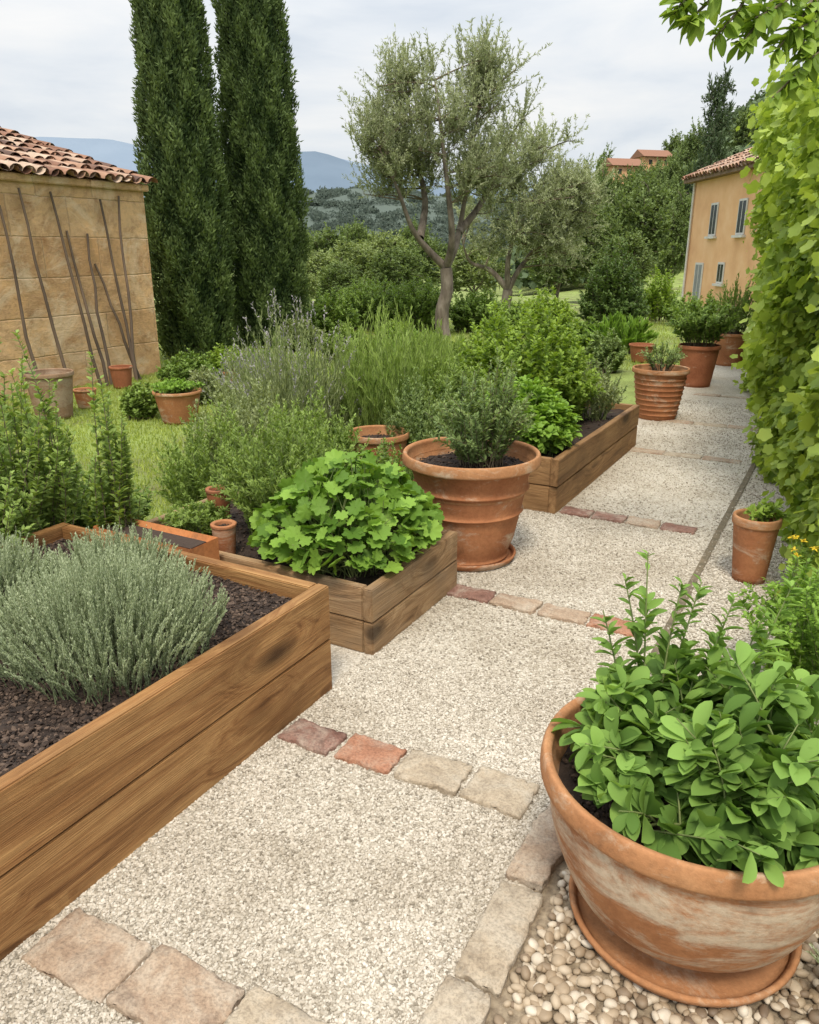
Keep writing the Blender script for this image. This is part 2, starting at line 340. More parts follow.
def leafset(P, D, U, L, W, T, shade):
    tv, tf = T; n = len(P); k = len(tv)
    D = nrm(D); X = nrm(np.cross(D, U)); Nn = np.cross(X, D)
    L = np.broadcast_to(L, (n,)); W = np.broadcast_to(W, (n,))
    V = P[:, None, :]+X[:, None, :]*(tv[None, :, 0]*W[:, None])[..., None]+D[:, None, :]*(tv[None, :, 1]*L[:, None])[..., None]+Nn[:, None, :]*(tv[None, :, 2]*L[:, None])[..., None]
    Fc = (tf[None]+(np.arange(n)*k)[:, None, None]).reshape(-1, 3)
    return V.reshape(-1, 3), Fc, np.repeat(np.clip(np.broadcast_to(shade, (n,)), 0, 1), k)
def tubes(paths, rad, sides=5):
    n, m, _ = paths.shape; T = np.gradient(paths, axis=1); T = nrm(T)
    ref = np.where(np.abs(T[..., 2:3]) < .9, np.array([0, 0, 1.]), np.array([1., 0, 0])); ref = np.broadcast_to(ref[:, :1], T.shape)
    X = nrm(np.cross(T, ref+1e-4)); Y = np.cross(T, X)
    a = np.linspace(0, 2*math.pi, sides, endpoint=False)
    ring = X[:, :, None, :]*np.cos(a)[None, None, :, None]+Y[:, :, None, :]*np.sin(a)[None, None, :, None]
    V = paths[:, :, None, :]+ring*rad[:, :, None, None]
    idx = np.arange(n*m*sides).reshape(n, m, sides); nx = np.roll(idx, -1, axis=2)
    Fc = np.stack([idx[:, :-1], nx[:, :-1], nx[:, 1:], idx[:, 1:]], -1).reshape(-1, 4)
    return V.reshape(-1, 3), Fc
def bez(a, b, c, m):
    t = np.linspace(0, 1, m)[None, :, None]
    return (1-t)**2*a[:, None]+2*t*(1-t)*b[:, None]+t*t*c[:, None]
def stems(n, base_r, H, S, m=6, up=.6, flat=.4, hmin=.7, ell=1.0, straight=False):
    a = rng.uniform(0, 2*math.pi, n); rr = np.sqrt(rng.uniform(0, 1, n)); r = S*rr
    tip = np.stack([r*np.cos(a)*ell, r*np.sin(a), H*(1-flat*rr**2)*rng.uniform(hmin, 1, n)], 1)
    if straight:
        b = tip*np.array([base_r/S, base_r/S, 0])+rng.normal(0, .02, (n, 3))*np.array([1, 1, 0])
    else:
        a2 = a+rng.normal(0, .5, n); rb = base_r*np.sqrt(rng.uniform(0, 1, n))
        b = np.stack([rb*np.cos(a2)*ell, rb*np.sin(a2), np.zeros(n)], 1)
    mid = b+(tip-b)*np.array([.3, .3, 0])+np.stack([np.zeros(n), np.zeros(n), tip[:, 2]*up], 1)+rng.normal(0, .04*H, (n, 3))*np.array([1, 1, .3])
    return bez(b, mid, tip, m)
def along(paths, k, t0=.25, t1=1.0, bias=1.0):
    n, m, _ = paths.shape; t = t0+(t1-t0)*rng.uniform(0, 1, (n, k))**bias
    x = np.clip(t*(m-1), 0, m-1.001); i = x.astype(int); f = (x-i)[..., None]; ii = np.arange(n)[:, None]
    a, b = paths[ii, i], paths[ii, i+1]
    return (a+(b-a)*f).reshape(-1, 3), nrm((b-a).reshape(-1, 3)), t.ravel(), np.repeat(np.arange(n), k)
def foliage(paths, k, L, W, T, t0=.25, fwd=.5, side=1.0, up=.3, bias=.8, tipshrink=.4, sh=.5, sv=.5, st=.25, nup=1.0):
    P, Tn, t, si = along(paths, k, t0, 1, bias); n = len(P)
    r = rng.normal(0, 1, (n, 3)); r -= (r*Tn).sum(1, keepdims=True)*Tn; r = nrm(r)
    D = Tn*fwd+r*side; D[:, 2] += up
    U = np.array([0, 0, nup])+Tn*.25+rng.normal(0, .35, (n, 3))
    Ls = L*rng.uniform(.6, 1.15, n)*(1-tipshrink*np.clip((t-.7)/.3, 0, 1))
    sr = rng.uniform(-1, 1, len(paths))[si]
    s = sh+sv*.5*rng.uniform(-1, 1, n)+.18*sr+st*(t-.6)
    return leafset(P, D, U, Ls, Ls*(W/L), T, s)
def bush(name, label, category, loc, H, S, n, k, L, W, T, lm, sm=None, base_r=None, m=6, group=None, rad=.004, flowers=None, ell=1, rz=0, stem_args={}, **fo):
    root = empty(name, loc, label, category, rz, group)
    p = stems(n, base_r if base_r is not None else S*.35, H, S, m, ell=ell, **stem_args)
    rd = np.broadcast_to(np.linspace(rad, rad*.35, m), (n, m))
    V, Fc = tubes(p, rd, 4); mk('stems', V, Fc, sm or M['stem'], root)
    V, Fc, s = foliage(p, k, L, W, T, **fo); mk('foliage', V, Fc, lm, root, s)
    if flowers: flowers(root, p)
    return root

# lathe
def lathe(prof, seg=48, wob=0.0):
    prof = np.array(prof, float); a = np.linspace(0, 2*math.pi, seg, endpoint=False); m = len(prof)
    rr = prof[:, 0][:, None]*(1+wob*np.sin(a*2+1)[None]+wob*.6*np.sin(a*3)[None])
    V = np.stack([rr*np.cos(a), rr*np.sin(a), np.broadcast_to(prof[:, 1][:, None], rr.shape)], -1).reshape(-1, 3)
    idx = np.arange(m*seg).reshape(m, seg); nx = np.roll(idx, -1, 1)
    return V, np.stack([idx[:-1], nx[:-1], nx[1:], idx[1:]], -1).reshape(-1, 4)
def smoothprof(pts, n=4):
    pts = np.array(pts, float); out = []
    for i in range(len(pts)-1):
        p0 = pts[max(i-1, 0)]; p1 = pts[i]; p2 = pts[i+1]; p3 = pts[min(i+2, len(pts)-1)]
        for j in range(n):
            t = j/n
            out.append(.5*((2*p1)+(-p0+p2)*t+(2*p0-5*p1+4*p2-p3)*t*t+(-p0+3*p1-3*p2+p3)*t**3))
    out.append(pts[-1]); return np.array(out)

# rocks
def ico(sub):
    bm = bmesh.new(); bmesh.ops.create_icosphere(bm, subdivisions=sub, radius=1)
    V = np.array([v.co[:] for v in bm.verts]); Fc = np.array([[v.index for v in f.verts] for f in bm.faces]); bm.free(); return V, Fc
ICO1, ICO2 = ico(1), ico(2)
def rocks(P, size, tmpl, flat=(1, .8, .6), jag=.18, tilt=.5):
    tv, tf = tmpl; n = len(P); k = len(tv)
    V = tv[None]*(1+rng.normal(0, jag, (n, k, 1)))*np.array(flat)*rng.uniform(.75, 1.25, (n, 1, 3))*np.broadcast_to(size, (n,))[:, None, None]
    a = rng.uniform(0, 2*math.pi, n); b = rng.normal(0, tilt, n)
    ca, sa, cb, sb = np.cos(a)[:, None], np.sin(a)[:, None], np.cos(b)[:, None], np.sin(b)[:, None]
    x, y, z = V[..., 0], V[..., 1], V[..., 2]; y, z = y*cb-z*sb, y*sb+z*cb; x, y = x*ca-y*sa, x*sa+y*ca
    V = np.stack([x, y, z], -1)+P[:, None, :]
    return V.reshape(-1, 3), (tf[None]+(np.arange(n)*k)[:, None, None]).reshape(-1, 3), np.repeat(rng.uniform(0, 1, n), k)
def soil_disc(r, z, crumbs, name, parent, csize=.007):
    n = 14; rs = np.linspace(0, r, n); a = np.linspace(0, 2*math.pi, 36, endpoint=False)
    X = rs[:, None]*np.cos(a); Y = rs[:, None]*np.sin(a); Z = z+rng.normal(0, .004, X.shape)-.01*(rs/r)[:, None]**4
    V = np.stack([X, Y, Z], -1).reshape(-1, 3); idx = np.arange(n*36).reshape(n, 36); nx = np.roll(idx, -1, 1)
    q = np.stack([idx[:-1], nx[:-1], nx[1:], idx[1:]], -1).reshape(-1, 4); t = np.concatenate([q[:, [0, 1, 2]], q[:, [0, 2, 3]]])
    rr = (r-.01)*np.sqrt(rng.uniform(0, 1, crumbs)); aa = rng.uniform(0, 6.283, crumbs)
    P = np.stack([rr*np.cos(aa), rr*np.sin(aa), np.full(crumbs, z+.002)], 1)
    V, Fc, s = cat([(V, t, np.full(len(V), .25)), rocks(P, csize*rng.uniform(.4, 1.3, crumbs), ICO1)])
    return mk(name, V, Fc, M['soil'], parent, s, smooth=False)

def pot(label, loc, h, r_top, r_bot, style='plain', mat='tc', rim_mat=None, seg=48, group=None, crumbs=60, name='terracotta_pot', rimh=.1):
    root = empty(name, loc, label, 'pot', rng.uniform(0, 6), group)
    t = max(.018, r_top*.07); rh = h*rimh; zr = h-rh
    if style == 'bowl':
        pr = smoothprof([(r_bot, 0.03), (r_bot*1.12, .055), (r_top*.72, h*.27), (r_top*.855, h*.50), (r_top*.92, h*.70), (r_top*.93, zr)], 4)
    elif style == 'urn':
        base = [(r_bot, 0), (r_bot*1.05, h*.03), (r_bot*1.03, h*.06)]
        def rr(z): return r_bot+(r_top*.9-r_bot)*(z/h)**.8
        for z in (.2, .34): base.append((rr(z*h), z*h))
        base += [(rr(.45*h), .45*h), (rr(.47*h)+.014, .475*h), (rr(.5*h), .5*h), (rr(.62*h), .62*h), (rr(.66*h), .66*h), (rr(.685*h)+.016, .69*h), (rr(.72*h), .72*h), (rr(.8*h), .8*h), (r_top*.9, zr)]
        pr = smoothprof(base, 3)
    elif style == 'ridged':
        base = [(r_bot, 0)]
        for i in range(1, 9):
            z = i/9*zr; rr_ = r_bot+(r_top*.92-r_bot)*(z/zr)**.8; base += [(rr_, z-.012*h), (rr_+.008, z), (rr_, z+.012*h)]
        base.append((r_top*.91, zr)); pr = smoothprof(base, 2)
    else:
        pr = smoothprof([(r_bot, 0), (r_bot+(r_top*.93-r_bot)*.35, h*.3), (r_bot+(r_top*.93-r_bot)*.7, h*.62), (r_top*.93, zr)], 3)
    pr = np.concatenate([[(0.001, pr[0, 1])], pr]); V, Fc = lathe(pr, seg, .004); mk('body', V, Fc, M[mat], root)
    rr0 = pr[-1, 0]
    rp = smoothprof([(rr0-.004, zr-.001), (r_top*.985, zr+rh*.08), (r_top, zr+rh*.4), (r_top*.99, zr+rh*.85), (r_top-t*.45, h), (r_top-t*1.05, zr+rh*.85), (r_top-t*1.2, zr+rh*.3), (rr0-t*1.1, zr-.12*h), (rr0-t*1.4, zr-.25*h)], 4)
    V, Fc = lathe(rp, seg, .004); mk('rim', V, Fc, M[rim_mat or mat], root)
    soil_disc(rr0-t*.75, zr-.03*h, crumbs, 'soil', root)
    return root
def saucer(label, loc, r, mat='tc', h=.035):
    pr = smoothprof([(.001, .004), (r*.8, .002), (r*.93, .006), (r, h*.7), (r*1.0, h), (r*.965, h*1.02), (r*.93, h*.7), (r*.86, .016), (.001, .014)], 3)
    V, Fc = lathe(pr, 48); o = mk('pot_saucer', V, Fc, M[mat]); o.location = loc
    return tag(o, label, 'saucer')

# ------------------------------------------------------------------ setting
ys = np.concatenate([np.linspace(-8, 30, 60), np.geomspace(31, 6000, 70)]); sx = np.linspace(-1, 1, 121)
YY, SX = np.meshgrid(ys, sx, indexing='ij'); XX = SX*(16+1.5*np.maximum(YY, 0)); ZZ = terr(XX, YY)
ZZ += np.where(YY > 20, .15*np.sin(XX*.7)*np.cos(YY*.5), 0)
idx = np.arange(XX.size).reshape(XX.shape)
q = np.stack([idx[:-1, :-1], idx[:-1, 1:], idx[1:, 1:], idx[1:, :-1]], -1).reshape(-1, 4)
struct(mk('ground', np.stack([XX, YY, ZZ], -1).reshape(-1, 3), q, M['ground']))

def sheet(name, w0, w1, s0, s1, z, mat):
    n = 40; ss = np.linspace(s0, s1, n); V = []
    for s in ss:
        for wv in (w0, w1): V.append((*PF(wv, s), z))
    q = [[2*i, 2*i+1, 2*i+3, 2*i+2] for i in range(n-1)]
    return struct(mk(name, np.array(V), np.array(q), mat, smooth=False))
sheet('path', -.35, 1.02, -3.5, 13.5, .006, M['gravel_sheet'])
sheet('path_verge', 1.021, 2.2, .051, 13.5, .004, M['gravel_sheet'])
sheet('pebble_bed', 1.021, 2.6, -3.5, .05, .005, M['pebble_sheet'])

# loose gravel
def gravel(n, s0, s1, w0, w1, r0, r1):
    s = s0+(s1-s0)*rng.uniform(0, 1, n); wv = rng.uniform(w0, w1, n)
    P = O[None]+rv[None]*wv[:, None]+dv[None]*s[:, None]
    return np.concatenate([P, np.full((n, 1), .008)], 1), r0+(r1-r0)*rng.uniform(0, 1, n)**1.6
parts = []
for args in ((100000, -2.0, .4, -.02, .98, .0026, .0066), (40000, .4, 2.6, -.3, 1.5, .0035, .0074), (11000, 2.6, 7, -.1, 1.3, .005, .008)):
    P, sz = gravel(*args); parts.append(rocks(P, sz, ICO1, (1, .85, .65), .16, .6))
V, Fc, s = cat(parts); o = mk('gravel', V, Fc, M['gravel'], None, s, smooth=False); o['kind'] = 'stuff'; tag(o, 'pale cream crushed stone gravel covering the garden path', 'gravel')
n = 7500; P = np.zeros((n, 3)); ww = rng.uniform(1.08, 2.1, n); ss = rng.uniform(-1.9, .05, n); P[:, :2] = O+rv*ww[:, None]+dv*ss[:, None]
P[:, 2] = rng.uniform(.004, .022, n)
V, Fc, s = rocks(P, rng.uniform(.007, .017, n), ICO2, (1.15, .9, .65), .035, .35)
o = mk('pebbles', V, Fc, M['pebble'], None, s); o['kind'] = 'stuff'; tag(o, 'rounded brown and beige pebbles around the large front pot', 'pebbles')

# hills
def ridge(name, Y, prof, depth, zlow, mat, rough):
    pxs = [p[0] for p in prof]; pys = [p[1] for p in prof]
    px = np.linspace(pxs[0], pxs[-1], 160); py = np.interp(px, pxs, pys)
    top = np.array([A(a, b, Y) for a, b in zip(px, py)]); k = len(px)
    top[:, 2] += rough*np.convolve(rng.normal(0, 1, k+8), np.ones(9)/9, 'valid')
    rows = []
    for f, dy in ((0, -depth), (.35, -depth*.6), (.75, -depth*.25), (1, 0), (.8, depth*.4), (.2, depth)):
        row = top.copy(); row[:, 1] += dy; row[:, 0] *= (Y+dy)/Y; row[:, 2] = zlow+(top[:, 2]-zlow)*f+rough*.4*rng.normal(0, 1, k)*(0 < f < 1); rows.append(row)
    V = np.concatenate(rows); idx = np.arange(len(V)).reshape(len(rows), k)
    q = np.stack([idx[:-1, :-1], idx[:-1, 1:], idx[1:, 1:], idx[1:, :-1]], -1).reshape(-1, 4)
    struct(mk(name, V, q, mat)); return top
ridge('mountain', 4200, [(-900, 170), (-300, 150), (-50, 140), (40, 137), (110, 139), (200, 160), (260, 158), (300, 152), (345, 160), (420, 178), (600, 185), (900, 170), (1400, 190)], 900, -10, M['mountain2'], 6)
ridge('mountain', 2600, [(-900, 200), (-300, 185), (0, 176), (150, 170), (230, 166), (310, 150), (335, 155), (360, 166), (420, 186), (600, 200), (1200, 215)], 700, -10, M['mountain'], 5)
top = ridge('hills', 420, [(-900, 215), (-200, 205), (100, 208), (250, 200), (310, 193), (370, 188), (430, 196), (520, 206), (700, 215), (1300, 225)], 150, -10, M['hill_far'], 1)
def blobwood(C3, rx, rz, per, size):
    n = len(C3); d = nrm(rng.normal(0, 1, (n*per, 3))); d[:, 2] = np.abs(d[:, 2])*1.0-.15; rep = np.repeat(np.arange(n), per)
    jit = rng.uniform(.75, 1.05, (n*per, 1)); P = C3[rep]+d*jit*np.stack([rx[rep], rx[rep], rz[rep]], 1)
    D = rng.normal(0, 1, (n*per, 3)); sh = rng.uniform(.2, .8, n)[rep]+.35*(d[:, 2]-.3)+rng.uniform(-.15, .15, n*per)
    return leafset(P, D, d+rng.normal(0, .3, d.shape), size[rep]*rng.uniform(.7, 1.3, n*per), size[rep]*.8, T_dia, sh)
n = 3200; t = rng.uniform(0, 1, n); i = (t*(len(top)-1)).astype(int); dy = -150*rng.uniform(-.15, 1, n)
f = np.interp(-dy/150, [-.4, 0, .25, .6, 1], [.8, 1, .75, .35, 0]); P = np.stack([top[i, 0]*(420+dy)/420+rng.normal(0, 2, n), 420+dy, -10+(top[i, 2]+10)*f-.3], 1)
keep = (np.abs(P[:, 0]/P[:, 1]) < .75); P = P[keep]; n = len(P)
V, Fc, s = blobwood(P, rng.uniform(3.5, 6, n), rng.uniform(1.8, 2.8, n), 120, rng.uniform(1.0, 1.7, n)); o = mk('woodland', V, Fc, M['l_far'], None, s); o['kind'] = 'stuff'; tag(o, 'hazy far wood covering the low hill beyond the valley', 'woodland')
n = 1100; qq = rng.uniform(.13, .8, n); yy = rng.uniform(85, 215, n); P = np.stack([qq*yy, yy, terr(qq*yy, yy)+2], 1)
V, Fc, s = blobwood(P, rng.uniform(2, 4, n), rng.uniform(3, 5.5, n), 130, rng.uniform(.7, 1.2, n)); o = mk('woodland', V, Fc, M['l_wood'], None, s); o['kind'] = 'stuff'; tag(o, 'dark green wood covering the hillside above the orange house', 'woodland')

# ------------------------------------------------------------------ trees
def tree_geo(trunk, limbs, r0, cl, clump_r, twigs, leaves, L, W, upb=.5, seg=8, tw_rad=.006):
    """trunk: polyline; limbs: list of polylines starting at the trunk top; cl: clump centres"""
    tp = smoothprof(trunk, 4); wood = []
    rd = np.interp(np.linspace(0, 1, len(tp)), [0, .12, .5, 1], [r0*1.5, r0*1.1, r0*.95, r0*.9])
    wood.append(tubes(tp[None], rd[None], 10)); nodes = [tp[-1:]]
    for lb in limbs:
        lp = smoothprof(lb, 4); rd = np.linspace(r0*.62, r0*.10, len(lp)); wood.append(tubes(lp[None], rd[None], 7)); nodes.append(lp[2:])
    nodes = np.concatenate(nodes)
    dd = cl[:, None]-nodes[None]; dist = np.linalg.norm(dd, axis=2)+1.5*np.clip(-dd[..., 2], 0, None)
    st = nodes[dist.argmin(1)]; ln = np.linalg.norm(cl-st, axis=1)
    mid = (st+cl)/2+rng.normal(0, .12, cl.shape)*ln[:, None]; mid[:, 2] += .12*ln
    bp = bez(st, mid, cl, 6); br = np.linspace(1, .35, 6)[None]*np.clip(.014*ln+.005, .005, r0*.25)[:, None]
    V1, F1 = tubes(bp, br, 4)
    n = len(cl); rep = np.repeat(np.arange(n), twigs); k = len(rep)
    dirs = rng.normal(0, 1, (k, 3)); dirs[:, 2] += upb*1.5; dirs = nrm(dirs)
    b, tt, _, _ = along(bp, twigs, .45, 1.0)
    tl = clump_r*rng.uniform(.5, 1.3, k); tip = b+dirs*tl[:, None]; md = b+dirs*tl[:, None]*.5+rng.normal(0, .06, (k, 3))*tl[:, None]; md[:, 2] -= .05*tl
    twp = bez(b, md, tip, 5); V2, F2 = tubes(twp, np.broadcast_to(np.linspace(tw_rad, tw_rad*.4, 5), (k, 5)), 3)
    P, Tn, t, si = along(twp, leaves, .1, 1.0); m = len(P)
    r = rng.normal(0, 1, (m, 3)); D = Tn*.8+r*.6; D[:, 2] += .15
    cs = rng.uniform(-1, 1, n)[rep][si]; zc = (P[:, 2]-P[:, 2].min())/np.ptp(P[:, 2])
    s = .42+.2*cs+rng.uniform(-.28, .28, m)+.25*(zc-.5)
    leaf = leafset(P, D, np.array([0, 0, 1.])+rng.normal(0, .6, (m, 3)), L*rng.uniform(.7, 1.2, m), W, T_dia, s)
    Vw, Fw, _ = cat([(v, f, 0) for v, f in wood]); Vb, Fb, _ = cat([(V1, F1, 0), (V2, F2, 0)])
    return (Vw, Fw), (Vb, Fb), leaf
def make_tree(name, label, loc, geo, lm, bark, group=None, rz=0, twig=None):
    root = empty(name, loc, label, 'tree', rz, group)
    (Vw, Fw), (Vb, Fb), leaf = geo
    mk('trunk', Vw, Fw, bark, root); mk('branches', Vb, Fb, twig or bark, root); mk('crown', leaf[0], leaf[1], lm, root, leaf[2])
    return root
def ell(n, c, rad, inner=.35, lower=-1):
    d = nrm(rng.normal(0, 1, (n*3, 3))); d = d[d[:, 2] > lower][:n]; r = rng.uniform(inner**2, 1, len(d))**.5
    return np.array(c)+d*r[:, None]*np.array(rad)

# front olive
b = G(443, 338); b[2] = 0
Yo = b[1]
def rel(px, py, dy=0):
    p = A(px, py, Yo+dy); return (p-np.array([b[0], Yo, 0])).tolist()
trunk = [[0, 0, -.05], rel(442, 312), rel(447, 290), rel(446, 268)]
limbs = [[trunk[-1], rel(428, 250, -.1), rel(412, 228, -.3), rel(398, 190, -.5), rel(380, 150, -.6)],
         [trunk[-1], rel(456, 245, .1), rel(462, 215, .3), rel(470, 170, .3), rel(478, 110, .2)],
         [trunk[-1], rel(452, 240, -.3), rel(448, 190, -.5), rel(440, 120, -.6), rel(435, 80, -.4)],
         [rel(459, 232, .2), rel(480, 205, .5), rel(500, 165, .7), rel(515, 130, .6)],
         [rel(420, 238, -.2), rel(425, 200, .3), rel(415, 150, .6), rel(408, 100, .7)]]
cl = np.concatenate([ell(68, rel(438, 152), (1.55, 1.35, 1.3), .25, -.85), ell(18, rel(384, 135), (.6, .9, .95), .2), ell(20, rel(494, 115), (.65, .9, 1.25), .2), ell(12, rel(382, 185), (.45, .7, .45), .2), ell(12, rel(475, 190), (.55, .8, .5), .2), ell(6, rel(395, 85), (.3, .5, .3), .2), ell(7, rel(484, 74), (.35, .5, .35), .2)])
make_tree('olive_tree', 'silvery open crowned olive tree with a bare forked trunk, the nearer of two', b, tree_geo(trunk, limbs, .13, cl, .64, 12, 40, .078, .0195, 1.25, tw_rad=.003), M['l_olive'], M['bark'], twig=M['woodstem'])
b2 = G(507, 322); b2[2] = 0; Yo = b2[1]+3; b = np.array([A(507, 300, Yo)[0], Yo, 0]); b[2] = float(terr(b[0], b[1]))
def rel(px, py, dy=0):
    p = A(px, py, Yo+dy); return (p-b).tolist()
trunk = [[0, 0, -.05], rel(506, 305), rel(508, 290)]
limbs = [[trunk[-1], rel(490, 270), rel(470, 262), rel(462, 240, -.3)], [trunk[-1], rel(520, 268), rel(540, 240, .3), rel(560, 200, .4)], [trunk[-1], rel(508, 260, -.2), rel(518, 215, -.3), rel(520, 170)]]
cl = np.concatenate([ell(95, rel(532, 205), (1.85, 1.7, 1.8), .45, -.8), ell(22, rel(572, 215), (.9, 1.2, 1.5), .3)])
make_tree('olive_tree', 'rounder grey green olive tree standing behind the open crowned one', b, tree_geo(trunk, limbs, .15, cl, .64, 17, 36, .09, .0255, .6, tw_rad=.003), M['l_olive'], M['bark'], twig=M['woodstem'])

# cypresses
def cypress(px, py, R_, H, label):
    p = G(px, py); root = empty('cypress_tree', (p[0], p[1], 0), label, 'tree', 0, 'tall cypresses beside the stone shed')
    n = 90000; u = rng.uniform(.0, 1, n)**.9
    def prof(u): return R_*np.minimum(1, .74+1.2*u)*np.clip(1-u, 0, 1)**.42
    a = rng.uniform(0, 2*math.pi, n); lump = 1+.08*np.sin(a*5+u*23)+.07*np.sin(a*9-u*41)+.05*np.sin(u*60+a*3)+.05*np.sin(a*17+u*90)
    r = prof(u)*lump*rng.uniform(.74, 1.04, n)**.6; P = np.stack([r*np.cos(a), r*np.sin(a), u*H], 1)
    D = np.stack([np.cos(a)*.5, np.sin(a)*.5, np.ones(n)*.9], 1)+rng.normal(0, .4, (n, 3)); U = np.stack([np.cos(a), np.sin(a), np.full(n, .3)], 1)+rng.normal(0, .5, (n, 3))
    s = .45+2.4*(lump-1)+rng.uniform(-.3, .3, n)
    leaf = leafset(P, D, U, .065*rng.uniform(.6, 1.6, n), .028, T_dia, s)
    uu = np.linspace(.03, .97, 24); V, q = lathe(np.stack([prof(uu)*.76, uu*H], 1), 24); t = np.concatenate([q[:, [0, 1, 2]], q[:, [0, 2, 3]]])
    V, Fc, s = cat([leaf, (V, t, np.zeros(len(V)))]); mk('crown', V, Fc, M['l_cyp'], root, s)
    V, Fc = tubes(np.array([[[0, 0, -.1], [0, 0, .4], [0, 0, 1.5]]]), np.array([[.16, .13, .1]]), 8); mk('trunk', V, Fc, M['bark'], root)
cypress(198, 356, .66, 7.4, 'tall dark cypress on the left, beside the stone shed corner')
cypress(270, 346, .75, 7.4, 'tall dark cypress on the right of the pair, nearer the olive trees')

# background trees
def variant(kind):
    if kind == 'pine':
        cl = []
        for z in np.linspace(2.0, 6.2, 10):
            rr = 2.0*(1-(z-1.6)/5.2)**.8+.15; m = 5
            for j in range(m):
                a = rng.uniform(0, 6.28); q = rr*rng.uniform(.45, 1); cl.append((q*math.cos(a), q*math.sin(a), z+rng.normal(0, .2)))
        cl = np.array(cl); tr = [[0, 0, -.1], [0, 0, 1], [.05, 0, 2]]; lb = [[[.05, 0, 2], [0, .05, 4], [0, 0, 6.2]]]
        return tree_geo(tr, lb, .14, cl, .55, 12, 16, .2, .06, .15)
    c, rad = ((0, 0, 3.0), (1.9, 1.9, 2.2)) if kind == 'broad' else ((0, 0, 3.4), (1.5, 1.5, 2.6))
    cl = ell(85, c, rad, .55, -.8)+rng.normal(0, .15, (85, 3)); tr = [[0, 0, -.2], [.05, 0, .6], [0, .05, 1.2]]
    lb = [[[0, .05, 1.2], [.5, .3, 2.2], [.8, .5, 3.6]], [[0, .05, 1.2], [-.5, .2, 2.3], [-.7, .1, 3.8]], [[0, .05, 1.2], [0, -.4, 2.4], [.1, -.5, 4.2]]]
    return tree_geo(tr, lb, .13, cl, .62, 12, 13, .17, .11, .3, tw_rad=.004)
vars_ = {}
def put_tree(kind, mat, px, top, Y, wpx, label, group=None, name='broadleaf_tree'):
    key = (kind, mat); X = A(px, (top+250)/2, Y)[0]; z0 = float(terr(X, Y)); zt = A(px, top, Y)[2]
    t = Y/(CP+(512-top)/F*SP); wid = wpx/F*t
    H0, W0 = {'broad': (5.7, 4.9), 'tall': (6.5, 4.1), 'pine': (6.9, 4.4)}[kind]
    if key not in vars_:
        r_ = make_tree(name, label, (X, Y, z0), variant(kind), M[mat], M['bark'], group); vars_[key] = r_
    else:
        src = vars_[key]; r_ = src.copy(); C.objects.link(r_); r_.name = name
        for ch in list(src.children):
            c_ = ch.copy(); C.objects.link(c_); c_.parent = r_
        r_['label'] = label
        if 'group' in r_: del r_['group']
        if group: r_['group'] = group
    r_.location = (X, Y, z0-.1); r_.rotation_euler = (0, 0, rng.uniform(0, 6)); sxy = wid/W0; r_.scale = (sxy, sxy, max((zt-z0)/H0, .1)); return r_
gv = 'trees along the valley edge behind the garden'
for px, top, Y, wd, mt in ((315, 240, 30, 80, 'l_tree2'), (352, 232, 36, 85, 'l_tree2'), (395, 240, 34, 80, 'l_tree'), (330, 222, 55, 75, 'l_tree'), (385, 222, 60, 80, 'l_tree2'), (430, 230, 45, 80, 'l_tree'),
                       (475, 235, 40, 90, 'l_tree2'), (560, 225, 45, 90, 'l_tree'), (300, 225, 70, 60, 'l_tree'), (355, 216, 90, 60, 'l_tree'), (415, 214, 95, 55, 'l_tree'), (105, 235, 40, 90, 'l_tree'), (340, 255, 25, 70, 'l_tree'), (295, 262, 24, 60, 'l_tree2')):
    put_tree('broad', mt, px, top, Y, wd, 'mid green bushy tree at the edge of the valley behind the garden', gv)
put_tree('tall', 'l_tree', 640, 165, 50, 92, 'big dense dark tree rising left of the orange house')
put_tree('tall', 'l_tree', 598, 188, 46, 66, 'dark tree between the olive trees and the big dense tree')
put_tree('tall', 'l_tree', 676, 176, 54, 60, 'dark tree pressed against the left corner of the orange house')
put_tree('broad', 'l_tree', 628, 225, 40, 80, 'broad low dark tree above the round garden bush')
put_tree('pine', 'l_pine', 712, 64, 62, 84, 'tall dark pine with an open pointed crown above the house roof', name='pine_tree')
for px, top, Y, wd in ((606, 140, 170, 40), (672, 128, 170, 40), (690, 116, 120, 45), (745, 100, 120, 50), (775, 92, 140, 44), (585, 152, 140, 36), (676, 140, 100, 46), (625, 163, 95, 52), (600, 154, 96, 44), (660, 156, 92, 46), (643, 161, 118, 40),
                       (612, 164, 126, 34), (630, 166, 124, 34), (640, 157, 134, 32), (656, 156, 132, 34), (670, 154, 128, 34)):
    put_tree('tall', 'l_tree', px, top, Y, wd, 'dark rounded tree standing in the wood on the hillside', 'trees in the hillside wood')

